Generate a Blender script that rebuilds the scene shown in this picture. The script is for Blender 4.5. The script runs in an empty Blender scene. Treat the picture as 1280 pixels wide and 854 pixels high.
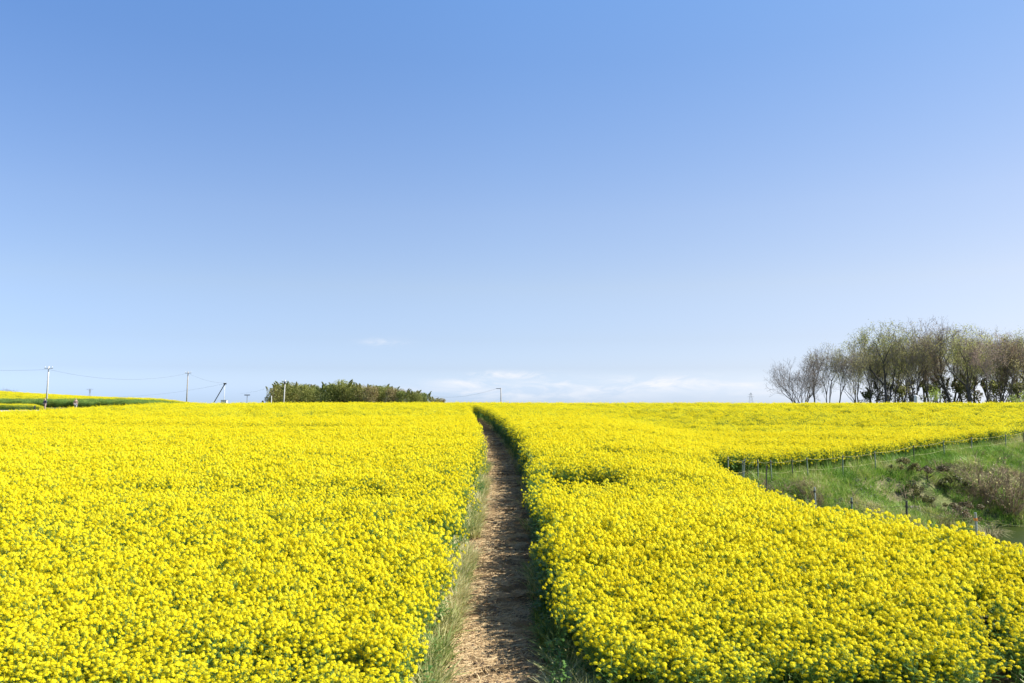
import bpy, math, random
import numpy as np
from mathutils import Vector, Matrix

S = bpy.context.scene
C = S.collection
R = math.radians
rng = np.random.default_rng(11)
random.seed(5)

# ------------------------------------------------------------------ camera
EYE = 3.2
F = 1280 * 28 / 36.0
PITCH = math.atan((490 - 427) / F)
cam_d = bpy.data.cameras.new('camera')
cam_d.lens = 28; cam_d.sensor_width = 36; cam_d.clip_start = 0.05; cam_d.clip_end = 12000
cam = bpy.data.objects.new('camera', cam_d); C.objects.link(cam)
cam.location = (0, 0, EYE); cam.rotation_euler = (R(90) + PITCH, 0, 0)
S.camera = cam

# ------------------------------------------------------------------ sun, sky, exposure
SUN_EL, SUN_AZ = 41.0, 82.0            # azimuth clockwise from +Y (the view direction)
sd = bpy.data.lights.new('sun', 'SUN'); sd.energy = 5.0; sd.angle = R(0.53); sd.color = (1.0, 0.95, 0.87)
sun = bpy.data.objects.new('sun', sd); C.objects.link(sun)
_e, _a = R(SUN_EL), R(SUN_AZ)
sdir = Vector((math.cos(_e) * math.sin(_a), math.cos(_e) * math.cos(_a), math.sin(_e)))
sun.rotation_euler = sdir.to_track_quat('Z', 'Y').to_euler()
sun.location = (40, -10, 60)

W = bpy.data.worlds.new('World'); S.world = W; W.use_nodes = True
wn = W.node_tree.nodes; wl = W.node_tree.links; wn.clear()
def wnode(t, **k):
    n = wn.new(t)
    for a, v in k.items(): setattr(n, a, v)
    return n
def math_node(nodes, links, op, a, b=None, c=None, clamp=False):
    n = nodes.new('ShaderNodeMath'); n.operation = op; n.use_clamp = clamp
    for i, v in enumerate((a, b, c)):
        if v is None: continue
        if isinstance(v, (int, float)): n.inputs[i].default_value = v
        else: links.new(v, n.inputs[i])
    return n.outputs[0]
sky = wnode('ShaderNodeTexSky', sky_type='NISHITA')
sky.sun_disc = False; sky.sun_elevation = R(SUN_EL); sky.sun_rotation = R(SUN_AZ)
sky.altitude = 50; sky.air_density = 1.0; sky.dust_density = 0.4; sky.ozone_density = 2.2
SKY_STRENGTH = 0.122
tc = wnode('ShaderNodeTexCoord')
sep = wnode('ShaderNodeSeparateXYZ'); wl.new(tc.outputs['Generated'], sep.inputs[0])
wm = lambda op, a, b=None, c=None, clamp=False: math_node(wn, wl, op, a, b, c, clamp)
az = wm('ARCTAN2', sep.outputs[0], sep.outputs[1])       # radians right of +Y
el = wm('ARCSINE', sep.outputs[2])
# thin low clouds: soft elliptical banks broken up by noise, placed by compass direction
comb = wnode('ShaderNodeCombineXYZ'); wl.new(wm('MULTIPLY', az, 18.0), comb.inputs[0]); wl.new(wm('MULTIPLY', el, 75.0), comb.inputs[1])
nz = wnode('ShaderNodeTexNoise'); wl.new(comb.outputs[0], nz.inputs['Vector'])
nz.inputs['Scale'].default_value = 1.0; nz.inputs['Detail'].default_value = 9; nz.inputs['Roughness'].default_value = 0.62; nz.inputs['Distortion'].default_value = 0.6
def dirpix(px, py):
    u, v = (px - 640) / F, (427 - py) / F
    y = math.cos(PITCH) - v * math.sin(PITCH); z = math.sin(PITCH) + v * math.cos(PITCH)
    return math.atan2(u, y), math.asin(z / math.sqrt(u * u + y * y + z * z))
def bank(cx, cy, wx, wy, gain):
    a0, e0 = dirpix(cx, cy); sa, se = wx / F, wy / F
    da = wm('DIVIDE', wm('SUBTRACT', az, a0), sa); de = wm('DIVIDE', wm('SUBTRACT', el, e0), se)
    r2 = wm('ADD', wm('MULTIPLY', da, da), wm('MULTIPLY', de, de))
    g = wm('POWER', 2.718, wm('MULTIPLY', r2, -1.0))
    return wm('MULTIPLY', g, gain)
tot = None
for b in ((835, 480, 75, 8, 1.25), (915, 482, 45, 5, .9), (765, 486, 50, 6, .9), (640, 469, 50, 4.5, 1.15), (590, 480, 45, 6, .95), (690, 482, 60, 9, .75),
          (480, 428, 26, 4.5, .42), (640, 492, 170, 9, .55), (1010, 492, 120, 6, .45)):
    g = bank(*b); tot = g if tot is None else wm('MAXIMUM', tot, g)
n_s = wm('MULTIPLY', wm('SUBTRACT', nz.outputs['Fac'], 0.42), 5.0, clamp=True)
cl = wm('MULTIPLY', wm('MULTIPLY', tot, n_s), 1.15, clamp=True)
tint = wnode('ShaderNodeMix', data_type='RGBA', blend_type='MULTIPLY'); tint.inputs[0].default_value = 1.0
# the air's own colour by elevation: less yellow at the horizon, deeper blue overhead
er = wnode('ShaderNodeValToRGB'); wl.new(wm('MULTIPLY', el, 2.0, clamp=True), er.inputs[0])
AIR = [(0, (1.0, 1.3, 2.2)), (.029, (.87, 1.0, 1.55)), (.065, (.96, .98, 1.3)), (.13, (1.2, 1.1, 1.2)), (.22, (1.27, 1.2, 1.3)), (.40, (1.1, 1.28, 1.52)), (.47, (1.11, 1.37, 1.65))]
els = er.color_ramp.elements
while len(els) < len(AIR): els.new(.5)
for q, (p_, c_) in zip(els, AIR): q.position = p_ * 2; q.color = (*[v * .5 for v in c_], 1)
wl.new(sky.outputs[0], tint.inputs[6]); wl.new(er.outputs[0], tint.inputs[7])
ar = wnode('ShaderNodeValToRGB'); wl.new(wm('ADD', wm('MULTIPLY', az, .85), .5, clamp=True), ar.inputs[0])
ae = ar.color_ramp.elements; ae.new(.5)
for q, (p_, c_) in zip(ae, [(0, (.92, .98, 1.05)), (.5, (1, 1, 1)), (1, (1.0, .91, .84))]): q.position = p_; q.color = (*c_, 1)
tint2 = wnode('ShaderNodeMix', data_type='RGBA', blend_type='MULTIPLY'); tint2.inputs[0].default_value = 1.0
wl.new(tint.outputs[2], tint2.inputs[6]); wl.new(ar.outputs[0], tint2.inputs[7]); tint = tint2
mixc = wnode('ShaderNodeMix', data_type='RGBA'); wl.new(cl, mixc.inputs[0]); wl.new(tint.outputs[2], mixc.inputs[6])
mixc.inputs[7].default_value = (3.6, 3.7, 3.95, 1)
bg = wnode('ShaderNodeBackground'); bg.inputs[1].default_value = SKY_STRENGTH; wl.new(mixc.outputs[2], bg.inputs[0])
wo = wnode('ShaderNodeOutputWorld'); wl.new(bg.outputs[0], wo.inputs[0])

vs = S.view_settings
vs.view_transform = 'Standard'; vs.look = 'None'; vs.gamma = 1; vs.use_curve_mapping = False
vs.exposure = 1.08
S.cycles.max_bounces = 6; S.cycles.diffuse_bounces = 3; S.cycles.transmission_bounces = 3; S.cycles.glossy_bounces = 2; S.cycles.transparent_max_bounces = 4
S.cycles.caustics_reflective = False; S.cycles.caustics_refractive = False

# ------------------------------------------------------------------ helpers
def tag(o, label=None, cat=None, group=None, kind=None):
    if label: o['label'] = label
    if cat: o['category'] = cat
    if group: o['group'] = group
    if kind: o['kind'] = kind
    return o
def empty(name, loc, rz=0.0):
    o = bpy.data.objects.new(name, None); C.objects.link(o); o.location = loc; o.rotation_euler = (0, 0, rz)
    o.empty_display_size = 0.2
    return o
def copy_tree(o, parent=None):
    c = o.copy(); C.objects.link(c)
    if parent: c.parent = parent
    for ch in list(o.children): copy_tree(ch, c)
    return c

class MB:
    def __init__(s): s.v = []; s.f = []; s.m = []
    def face(s, pts, m=0):
        n = len(s.v); s.v.extend([tuple(p) for p in pts]); s.f.append(tuple(range(n, n + len(pts)))); s.m.append(m)
    def tube(s, pts, rad, sides=5, m=0, cap=False):
        pts = [np.asarray(p, float) for p in pts]; k = len(pts); n0 = len(s.v)
        for i, p in enumerate(pts):
            t = pts[min(i + 1, k - 1)] - pts[max(i - 1, 0)]; t = t / (np.linalg.norm(t) + 1e-9)
            a = np.array((1., 0, 0)) if abs(t[0]) < .8 else np.array((0, 1., 0))
            u = np.cross(t, a); u /= np.linalg.norm(u); w = np.cross(t, u)
            r = rad[i] if hasattr(rad, '__len__') else rad
            for j in range(sides):
                q = 2 * math.pi * j / sides
                s.v.append(tuple(p + (u * math.cos(q) + w * math.sin(q)) * r))
        for i in range(k - 1):
            for j in range(sides):
                j2 = (j + 1) % sides
                s.f.append((n0 + i * sides + j, n0 + i * sides + j2, n0 + (i + 1) * sides + j2, n0 + (i + 1) * sides + j)); s.m.append(m)
        if cap:
            s.f.append(tuple(n0 + (k - 1) * sides + j for j in range(sides))); s.m.append(m)
            s.f.append(tuple(n0 + j for j in reversed(range(sides)))); s.m.append(m)
    def box(s, c, d, m=0, rz=0.0):
        ca, sa = math.cos(rz), math.sin(rz); n = len(s.v)
        for z in (-1, 1):
            for y in (-1, 1):
                for x in (-1, 1):
                    X, Y = x * d[0] / 2, y * d[1] / 2
                    s.v.append((c[0] + X * ca - Y * sa, c[1] + X * sa + Y * ca, c[2] + z * d[2] / 2))
        for q in ((0, 2, 3, 1), (4, 5, 7, 6), (0, 1, 5, 4), (2, 6, 7, 3), (0, 4, 6, 2), (1, 3, 7, 5)):
            s.f.append(tuple(n + i for i in q)); s.m.append(m)
    def mesh(s, name, mats, smooth=False):
        me = bpy.data.meshes.new(name); me.from_pydata(s.v, [], s.f)
        for m in mats: me.materials.append(m)
        me.polygons.foreach_set('material_index', s.m)
        if smooth: me.polygons.foreach_set('use_smooth', [True] * len(s.f))
        me.update(); return me
    def build(s, name, mats, parent=None, smooth=False):
        if not isinstance(mats, (list, tuple)): mats = [mats]
        o = bpy.data.objects.new(name, s.mesh(name, mats, smooth)); C.objects.link(o)
        if parent: o.parent = parent
        return o

def sm(x): x = np.clip(x, 0, 1); return x * x * (3 - 2 * x)
_perm = np.random.default_rng(3).random((256, 256))
def vnoise(x, y, sc):
    x = np.asarray(x, float) / sc + 500.37; y = np.asarray(y, float) / sc + 500.73
    i = np.floor(x).astype(int); j = np.floor(y).astype(int); fx = x - i; fy = y - j
    fx = fx * fx * (3 - 2 * fx); fy = fy * fy * (3 - 2 * fy)
    g = lambda a, b: _perm[a % 256, b % 256]
    return (g(i, j) * (1 - fx) + g(i + 1, j) * fx) * (1 - fy) + (g(i, j + 1) * (1 - fx) + g(i + 1, j + 1) * fx) * fy
def fbm(x, y, sc, o=3):
    t = 0; a = 1; n = 0
    for k in range(o): t = t + a * vnoise(x + 17.3 * k, y - 9.1 * k, sc / 2 ** k); n += a; a *= .5
    return t / n

# ------------------------------------------------------------------ terrain
_ty = np.arange(-400, 6001, 0.5)
_A = np.interp(_ty, [-400, -60, 0, 13, 24, 36, 48, 62, 74, 84, 100, 115, 140, 250, 1000, 6000],
               [-6, -.6, 0, 0, .28, .55, .77, .97, 1.03, .88, .1, -.4, -.8, -3.2, -21, -150])
_k = np.exp(-0.5 * (np.arange(-24, 25) * .5 / 3.2) ** 2); _k /= _k.sum()
_A = np.convolve(np.pad(_A, 24, mode='edge'), _k, 'valid')
PIT = np.array([(7.9, 30.2), (10.5, 31.8), (15, 34.6), (22, 41), (32, 49.2), (42, 55), (56, 56), (62, 40), (42, 9), (18, 7.4), (9.5, 9.4), (7.6, 11.2), (6.9, 13.0), (6.55, 16), (6.6, 20), (6.9, 25), (7.4, 28.5)])
def pit_dist(x, y):
    x = np.asarray(x, float); y = np.asarray(y, float)
    best = np.full(x.shape, 1e9); ins = np.zeros(x.shape, bool)
    n = len(PIT)
    for i in range(n):
        ax, ay = PIT[i]; bx, by = PIT[(i + 1) % n]
        dx, dy = bx - ax, by - ay
        t = np.clip(((x - ax) * dx + (y - ay) * dy) / (dx * dx + dy * dy), 0, 1)
        best = np.minimum(best, np.hypot(x - ax - t * dx, y - ay - t * dy))
        c = (ay > y) != (by > y)
        with np.errstate(divide='ignore', invalid='ignore'):
            xi = ax + (y - ay) * dx / (dy if dy else 1e-9)
        ins ^= c & (x < xi)
    return np.where(ins, best, -best)      # > 0 inside
WATER_Z = -2.5
def T0(x, y):
    x = np.asarray(x, float); y = np.asarray(y, float)
    z = np.interp(y, _ty, _A)
    z = z - .85 * sm((x - 3) / 8) * sm((y - 11) / 12) * (1 - sm((y - 50) / 24))
    z = z - np.clip(-31 - x, 0, 60) * .07 * sm((y - 40) / 32) * (1 - sm((y - 84) / 14))
    hill = -.45 + 2.65 * np.clip((-.375 - x / np.maximum(y, 1)) / .268, -.4, 1.4)
    L = np.interp(y, [90, 95, 112, 122, 134, 150], [.5, .55, .62, .3, .7, 1.2])
    wv = sm((y - 136) / 34); L = L * (1 - wv) + hill * wv
    L = L - np.clip(y - 176, 0, 9e9) * .045
    w = sm((-34 - x) / 14) * sm((y - 86) / 12)
    z = z * (1 - w) + L * w
    return z + (fbm(x, y, 9, 2) - .5) * .12 * sm((y - 4) / 10)
def T(x, y):
    x = np.asarray(x, float); y = np.asarray(y, float)
    z = T0(x, y)
    s = pit_dist(x, y)
    s = np.where(s > 0, s, 0)
    lump = (fbm(x + 40, y, 3.2, 4) - .5) * 2.1 * sm(s / 1.6) * (1 - sm((s - 8) / 4))
    drop = np.minimum(.48 * np.maximum(s - .5, 0) ** 1.06, 3.4)
    return z - drop + lump
def Ts(x, y): return float(T(np.array([x]), np.array([y]))[0])
def at(px, py, d):
    u, v = (px - 640) / F, (427 - py) / F
    t = d / (math.cos(PITCH) - v * math.sin(PITCH))
    return np.array((u * t, d, EYE + t * (math.sin(PITCH) + v * math.cos(PITCH))))
def ground_hit(px, py, lift=0.0, d0=5.0, d1=120.0):
    d = np.arange(d0, d1, .1)
    u, v = (px - 640) / F, (427 - py) / F
    t = d / (math.cos(PITCH) - v * math.sin(PITCH))
    z = EYE + t * (math.sin(PITCH) + v * math.cos(PITCH))
    k = np.nonzero(z <= T(u * t, d) + lift)[0]
    k = k[0] if len(k) else -1
    return float((u * t)[k]), float(d[k])

# path centre line
_py = np.array([-60, 0, 22, 30, 36, 42, 48, 56, 63, 67, 70, 74, 80, 90])
_px = np.array([-.22, -.22, -.22, -.36, -.72, -1.15, -1.62, -2.25, -2.85, -3.5, -4.6, -7.6, -12.5, -21])
_pys = np.arange(-60, 90.1, .25); _pxs = np.interp(_pys, _py, _px)
_k2 = np.exp(-0.5 * (np.arange(-16, 17) * .25 / 1.1) ** 2); _k2 /= _k2.sum()
_pxs = np.convolve(np.pad(_pxs, 16, mode='edge'), _k2, 'valid')
def path_x(y): return np.interp(y, _pys, _pxs)
def path_slope(y): return (path_x(y + .3) - path_x(y - .3)) / .6
def path_off(x, y):                       # signed distance across the path, >0 right
    return (x - path_x(y)) / np.sqrt(1 + path_slope(y) ** 2)

# ------------------------------------------------------------------ materials
def mat(name, build):
    m = bpy.data.materials.new(name); m.use_nodes = True
    nt = m.node_tree; nt.nodes.clear()
    out = nt.nodes.new('ShaderNodeOutputMaterial')
    build(nt.nodes, nt.links, out)
    return m
def ramp(n, stops):
    r = n.new('ShaderNodeValToRGB'); e = r.color_ramp.elements
    while len(e) < len(stops): e.new(0.5)
    for q, (p, c) in zip(e, stops): q.position = p; q.color = (*c, 1)
    return r
def leafy(name, stops, trans=.35, rough=.55, attr=None, spec=.25):
    """thin plant tissue: diffuse and gloss plus light let through; colour varies from plant to plant"""
    def b(n, l, out):
        if attr:
            a = n.new('ShaderNodeAttribute'); a.attribute_type = 'INSTANCER'; a.attribute_name = attr; fac = a.outputs['Fac']
        else:
            a = n.new('ShaderNodeObjectInfo'); fac = a.outputs['Random']
        g = n.new('ShaderNodeNewGeometry')
        f2 = math_node(n, l, 'ADD', math_node(n, l, 'MULTIPLY', fac, .62), math_node(n, l, 'MULTIPLY', g.outputs['Random Per Island'], .38))
        r = ramp(n, stops); l.new(f2, r.inputs[0])
        p = n.new('ShaderNodeBsdfPrincipled'); p.inputs['Roughness'].default_value = rough; p.inputs['Specular IOR Level'].default_value = spec
        l.new(r.outputs[0], p.inputs['Base Color'])
        t = n.new('ShaderNodeBsdfTranslucent'); l.new(r.outputs[0], t.inputs[0])
        m = n.new('ShaderNodeMixShader'); m.inputs[0].default_value = trans
        l.new(p.outputs[0], m.inputs[1]); l.new(t.outputs[0], m.inputs[2]); l.new(m.outputs[0], out.inputs[0])
    return mat(name, b)
def plain(name, col, rough=.7, noise=0.0, scale=8.0, metal=0.0, bump=0.0, col2=None):
    def b(n, l, out):
        p = n.new('ShaderNodeBsdfPrincipled'); p.inputs['Roughness'].default_value = rough; p.inputs['Metallic'].default_value = metal
        t = n.new('ShaderNodeTexCoord'); z = n.new('ShaderNodeTexNoise'); z.inputs['Scale'].default_value = scale; z.inputs['Detail'].default_value = 6
        l.new(t.outputs['Object'], z.inputs['Vector'])
        c2 = col2 or tuple(c * (1 - noise) for c in col)
        r = ramp(n, [(.3, c2), (.7, col)]); l.new(z.outputs['Fac'], r.inputs[0]); l.new(r.outputs[0], p.inputs['Base Color'])
        if bump:
            bp = n.new('ShaderNodeBump'); bp.inputs['Strength'].default_value = bump; bp.inputs['Distance'].default_value = .05
            l.new(z.outputs['Fac'], bp.inputs['Height']); l.new(bp.outputs[0], p.inputs['Normal'])
        l.new(p.outputs[0], out.inputs[0])
    return mat(name, b)

M = {}
M['petal'] = leafy('rape_petal', [(0, (.85, .71, .012)), (.5, (.90, .80, .022)), (1, (.94, .88, .055))], trans=.50, rough=.6, spec=.1)
M['bud'] = leafy('rape_bud', [(0, (.35, .36, .03)), (1, (.52, .50, .04))], trans=.2)
M['stem'] = leafy('rape_stem', [(0, (.13, .25, .05)), (1, (.22, .36, .09))], trans=.15)
M['leaf'] = leafy('rape_leaf', [(0, (.07, .165, .042)), (1, (.16, .30, .07))], trans=.45, rough=.45)
M['verge'] = leafy('verge_grass', [(0, (.09, .17, .03)), (.3, (.22, .30, .07)), (.55, (.52, .50, .22)), (1, (.74, .66, .40))], trans=.3, attr='tone')
M['bankgrass'] = leafy('bank_grass', [(0, (.06, .115, .022)), (.22, (.17, .33, .04)), (.50, (.30, .43, .07)), (.72, (.46, .44, .17)), (1, (.56, .48, .30))], trans=.25, attr='tone')
M['straw'] = leafy('straw_litter', [(0, (.22, .13, .06)), (.5, (.45, .31, .15)), (1, (.70, .56, .32))], trans=.05, rough=.7)
M['bark'] = plain('tree_bark', (.11, .095, .08), .9, .5, 3)
M['barkdark'] = plain('dark_bark', (.07, .06, .05), .9, .5, 3)
M['twig'] = plain('tree_twig', (.25, .215, .19), .9, .4, 2)
M['shrubwood'] = plain('shrub_wood', (.35, .26, .15), .9, .4, 3)
M['concrete'] = plain('pole_concrete', (.62, .61, .58), .8, .25, 4)
M['brownpole'] = plain('pole_weathered', (.42, .38, .33), .8, .3, 4)
M['steel'] = plain('galvanised_steel', (.36, .37, .38), .5, .2, 6, .6)
M['dark'] = plain('dark_metal', (.05, .05, .055), .55, .3, 6)
M['wire'] = plain('wire_black', (.06, .06, .06), .6)
M['white'] = plain('white_paint', (.72, .72, .70), .6, .1, 5)
M['porcelain'] = plain('porcelain', (.7, .7, .7), .25)
M['fencepost'] = plain('fence_post_green', (.10, .17, .13), .6, .4, 12, col2=(.22, .24, .22))
M['fencegrey'] = plain('fence_post_grey', (.30, .34, .36), .6, .4, 12)
M['fencedark'] = plain('fence_post_dark', (.06, .06, .055), .7, .4, 12)
M['rope'] = plain('fence_rope', (.42, .40, .16), .8, .3, 20)
M['orange'] = plain('insulator_orange', (.55, .20, .04), .5)
M['rock'] = plain('bank_stone', (.36, .31, .26), .9, .5, 6, bump=.5)
M['clod'] = plain('earth_clod', (.20, .135, .08), .95, .5, 25)
M['skin'] = plain('skin', (.50, .33, .25), .6)
M['hair'] = plain('hair', (.02, .017, .015), .5)

def soil_mat():
    def b(n, l, out):
        p = n.new('ShaderNodeBsdfPrincipled'); p.inputs['Roughness'].default_value = .95; p.inputs['Specular IOR Level'].default_value = .1
        g = n.new('ShaderNodeNewGeometry')
        z1 = n.new('ShaderNodeTexNoise'); z1.inputs['Scale'].default_value = .7; z1.inputs['Detail'].default_value = 8; l.new(g.outputs['Position'], z1.inputs['Vector'])
        z2 = n.new('ShaderNodeTexNoise'); z2.inputs['Scale'].default_value = 11; z2.inputs['Detail'].default_value = 6; l.new(g.outputs['Position'], z2.inputs['Vector'])
        soil = ramp(n, [(.3, (.07, .055, .035)), (.7, (.16, .125, .085))]); l.new(z2.outputs['Fac'], soil.inputs[0])
        turf = ramp(n, [(.3, (.055, .085, .025)), (.5, (.13, .15, .05)), (.62, (.22, .18, .11)), (.75, (.30, .26, .21))]); l.new(math_node(n, l, 'ADD', math_node(n, l, 'MULTIPLY', z1.outputs['Fac'], .75), math_node(n, l, 'MULTIPLY', z2.outputs['Fac'], .25)), turf.inputs[0])
        a = n.new('ShaderNodeAttribute'); a.attribute_name = 'bank'
        m = n.new('ShaderNodeMix'); m.data_type = 'RGBA'; l.new(a.outputs['Fac'], m.inputs[0]); l.new(soil.outputs[0], m.inputs[6]); l.new(turf.outputs[0], m.inputs[7])
        l.new(m.outputs[2], p.inputs['Base Color'])
        bp = n.new('ShaderNodeBump'); bp.inputs['Strength'].default_value = .8; bp.inputs['Distance'].default_value = .08; l.new(z2.outputs['Fac'], bp.inputs['Height']); l.new(bp.outputs[0], p.inputs['Normal'])
        l.new(p.outputs[0], out.inputs[0])
    return mat('field_soil', b)
def path_mat():
    def b(n, l, out):
        p = n.new('ShaderNodeBsdfPrincipled'); p.inputs['Roughness'].default_value = .95; p.inputs['Specular IOR Level'].default_value = .1
        g = n.new('ShaderNodeNewGeometry')
        z1 = n.new('ShaderNodeTexNoise'); z1.inputs['Scale'].default_value = 2.2; z1.inputs['Detail'].default_value = 9; z1.inputs['Roughness'].default_value = .65; l.new(g.outputs['Position'], z1.inputs['Vector'])
        z2 = n.new('ShaderNodeTexNoise'); z2.inputs['Scale'].default_value = 26; z2.inputs['Detail'].default_value = 8; z2.inputs['Roughness'].default_value = .7; l.new(g.outputs['Position'], z2.inputs['Vector'])
        r1 = ramp(n, [(.34, (.07, .044, .021)), (.5, (.185, .122, .06)), (.66, (.34, .24, .125))])
        l.new(math_node(n, l, 'ADD', math_node(n, l, 'MULTIPLY', z1.outputs['Fac'], .5), math_node(n, l, 'MULTIPLY', z2.outputs['Fac'], .5)), r1.inputs[0])
        l.new(r1.outputs[0], p.inputs['Base Color'])
        bp = n.new('ShaderNodeBump'); bp.inputs['Strength'].default_value = 1.0; bp.inputs['Distance'].default_value = .06; l.new(z2.outputs['Fac'], bp.inputs['Height']); l.new(bp.outputs[0], p.inputs['Normal'])
        l.new(p.outputs[0], out.inputs[0])
    return mat('trodden_earth', b)
def water_mat():
    def b(n, l, out):
        p = n.new('ShaderNodeBsdfPrincipled'); p.inputs['Roughness'].default_value = .28; p.inputs['Specular IOR Level'].default_value = .06
        p.inputs['Base Color'].default_value = (.035, .05, .012, 1)
        g = n.new('ShaderNodeNewGeometry'); z = n.new('ShaderNodeTexNoise'); z.inputs['Scale'].default_value = 3; z.inputs['Detail'].default_value = 3; l.new(g.outputs['Position'], z.inputs['Vector'])
        bp = n.new('ShaderNodeBump'); bp.inputs['Strength'].default_value = .12; bp.inputs['Distance'].default_value = .05; l.new(z.outputs['Fac'], bp.inputs['Height']); l.new(bp.outputs[0], p.inputs['Normal'])
        l.new(p.outputs[0], out.inputs[0])
    return mat('pond_water', b)
M['soil'] = soil_mat(); M['path'] = path_mat(); M['water'] = water_mat()
M['road'] = plain('pale_track', (.46, .41, .33), .95, .35, .8)

# ------------------------------------------------------------------ ground, path, pond, track
def grid_mesh(name, xs, ys, zf, m, attrs=None, smooth=True):
    X, Y = np.meshgrid(xs, ys); Z = zf(X, Y); nx, ny = len(xs), len(ys)
    v = np.stack([X, Y, Z], -1).reshape(-1, 3)
    i = np.arange(nx * ny).reshape(ny, nx)
    f = np.stack([i[:-1, :-1], i[:-1, 1:], i[1:, 1:], i[1:, :-1]], -1).reshape(-1, 4)
    me = bpy.data.meshes.new(name); me.from_pydata(v.tolist(), [], f.tolist()); me.materials.append(m)
    if smooth: me.polygons.foreach_set('use_smooth', np.ones(len(f), bool))
    for k, fn in (attrs or {}).items():
        a = me.attributes.new(k, 'FLOAT', 'POINT'); a.data.foreach_set('value', fn(X, Y).reshape(-1).astype(np.float32))
    o = bpy.data.objects.new(name, me); C.objects.link(o); return o
xs = np.unique(np.concatenate([np.linspace(-3000, -220, 14), np.linspace(-220, -40, 46), np.arange(-40, -4, 1.5), np.arange(-4, 6, .4), np.arange(6, 42, .3), np.arange(42, 70, 1.2), np.linspace(70, 220, 30), np.linspace(220, 3000, 14)]))
ys = np.unique(np.concatenate([np.linspace(-400, -30, 10), np.arange(-30, 5, 1.5), np.arange(5, 62, .3), np.arange(62, 200, 1.5), np.linspace(200, 500, 22), np.linspace(500, 6000, 22)]))
ground = grid_mesh('ground', xs, ys, T, M['soil'], {'bank': lambda x, y: np.maximum(sm((pit_dist(x, y) + .9) / .8), np.maximum(sm((y - 90) / 8), sm((6.5 - y) / 2)))})
tag(ground, 'brown field soil and grassy sloping banks under the yellow crop', 'ground', kind='structure')

pu = np.linspace(-.98, .98, 44); pv = np.concatenate([np.arange(-20, 5, .5), np.arange(5, 26, .05), np.arange(26, 82, .25)])
def path_obj():
    U, V = np.meshgrid(pu, pv); X = path_x(V) + U * np.sqrt(1 + path_slope(V) ** 2); Y = V
    Z = T(X, Y) + .012 - .03 * (1 - sm(np.abs(U) / .55)) * 0 + (fbm(X, Y, .24, 4) - .5) * .10 + (fbm(X * .6, Y, .55, 2) - .5) * .05 * (1 - sm((np.abs(U) - .55) / .2)) + .012
    n, m_ = len(pu), len(pv); i = np.arange(n * m_).reshape(m_, n)
    f = np.stack([i[:-1, :-1], i[:-1, 1:], i[1:, 1:], i[1:, :-1]], -1).reshape(-1, 4)
    me = bpy.data.meshes.new('path'); me.from_pydata(np.stack([X, Y, Z], -1).reshape(-1, 3).tolist(), [], f.tolist()); me.materials.append(M['path'])
    me.polygons.foreach_set('use_smooth', np.ones(len(f), bool))
    o = bpy.data.objects.new('path', me); C.objects.link(o); return o
tag(path_obj(), 'narrow trodden brown earth path running up between the two yellow fields', 'path', kind='structure')

w_ = MB(); cx_, cy_ = 30, 30
ring = [(PIT[i][0], PIT[i][1]) for i in range(len(PIT))]
w_.face([(x, y, WATER_Z) for x, y in ring])
tag(w_.build('water', M['water']), 'dark green still pond water at the foot of the bank', 'water', kind='structure')

tag(grid_mesh('track', np.linspace(-170, -26, 60), np.linspace(100, 111, 8), lambda x, y: T(x, y) + .03, M['road']), 'pale farm track beyond the left edge of the yellow field', 'track', kind='structure')

# ------------------------------------------------------------------ instancing of uncountable stuff
def inst_group(name, coll):
    g = bpy.data.node_groups.new(name, 'GeometryNodeTree')
    g.interface.new_socket('Geometry', in_out='INPUT', socket_type='NodeSocketGeometry')
    g.interface.new_socket('Geometry', in_out='OUTPUT', socket_type='NodeSocketGeometry')
    n, l = g.nodes, g.links
    gi = n.new('NodeGroupInput'); go = n.new('NodeGroupOutput')
    ci = n.new('GeometryNodeCollectionInfo'); ci.inputs['Collection'].default_value = coll
    ci.inputs['Separate Children'].default_value = True; ci.inputs['Reset Children'].default_value = True
    iop = n.new('GeometryNodeInstanceOnPoints'); iop.inputs['Pick Instance'].default_value = True
    def na(nm, t):
        a = n.new('GeometryNodeInputNamedAttribute'); a.data_type = t; a.inputs[0].default_value = nm; return a.outputs[0]
    l.new(gi.outputs[0], iop.inputs['Points']); l.new(ci.outputs[0], iop.inputs['Instance'])
    l.new(na('vid', 'INT'), iop.inputs['Instance Index'])
    l.new(na('rot', 'FLOAT_VECTOR'), iop.inputs['Rotation']); l.new(na('scl', 'FLOAT_VECTOR'), iop.inputs['Scale'])
    l.new(iop.outputs[0], go.inputs[0])
    return g
def scatter(name, coll, P, rot, scl, tone, label, cat, vid=None):
    n = len(P); nv = len(coll.objects)
    me = bpy.data.meshes.new(name); me.vertices.add(n); me.vertices.foreach_set('co', np.asarray(P, np.float32).reshape(-1))
    def A(nm, ty, dat, key):
        a = me.attributes.new(nm, ty, 'POINT'); a.data.foreach_set(key, dat)
    A('vid', 'INT', (rng.integers(0, nv, n) if vid is None else vid).astype(np.int32), 'value')
    A('rot', 'FLOAT_VECTOR', np.asarray(rot, np.float32).reshape(-1), 'vector')
    A('scl', 'FLOAT_VECTOR', np.asarray(scl, np.float32).reshape(-1), 'vector')
    A('tone', 'FLOAT', np.asarray(tone, np.float32).reshape(-1), 'value')
    o = bpy.data.objects.new(name, me); C.objects.link(o)
    md = o.modifiers.new('scatter', 'NODES'); md.node_group = inst_group(name + '_scatter', coll)
    tag(o, label, cat, kind='stuff'); return o
def source(name, meshes):
    c = bpy.data.collections.new(name)
    for me in meshes: c.objects.link(bpy.data.objects.new(me.name, me))
    return c

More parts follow.
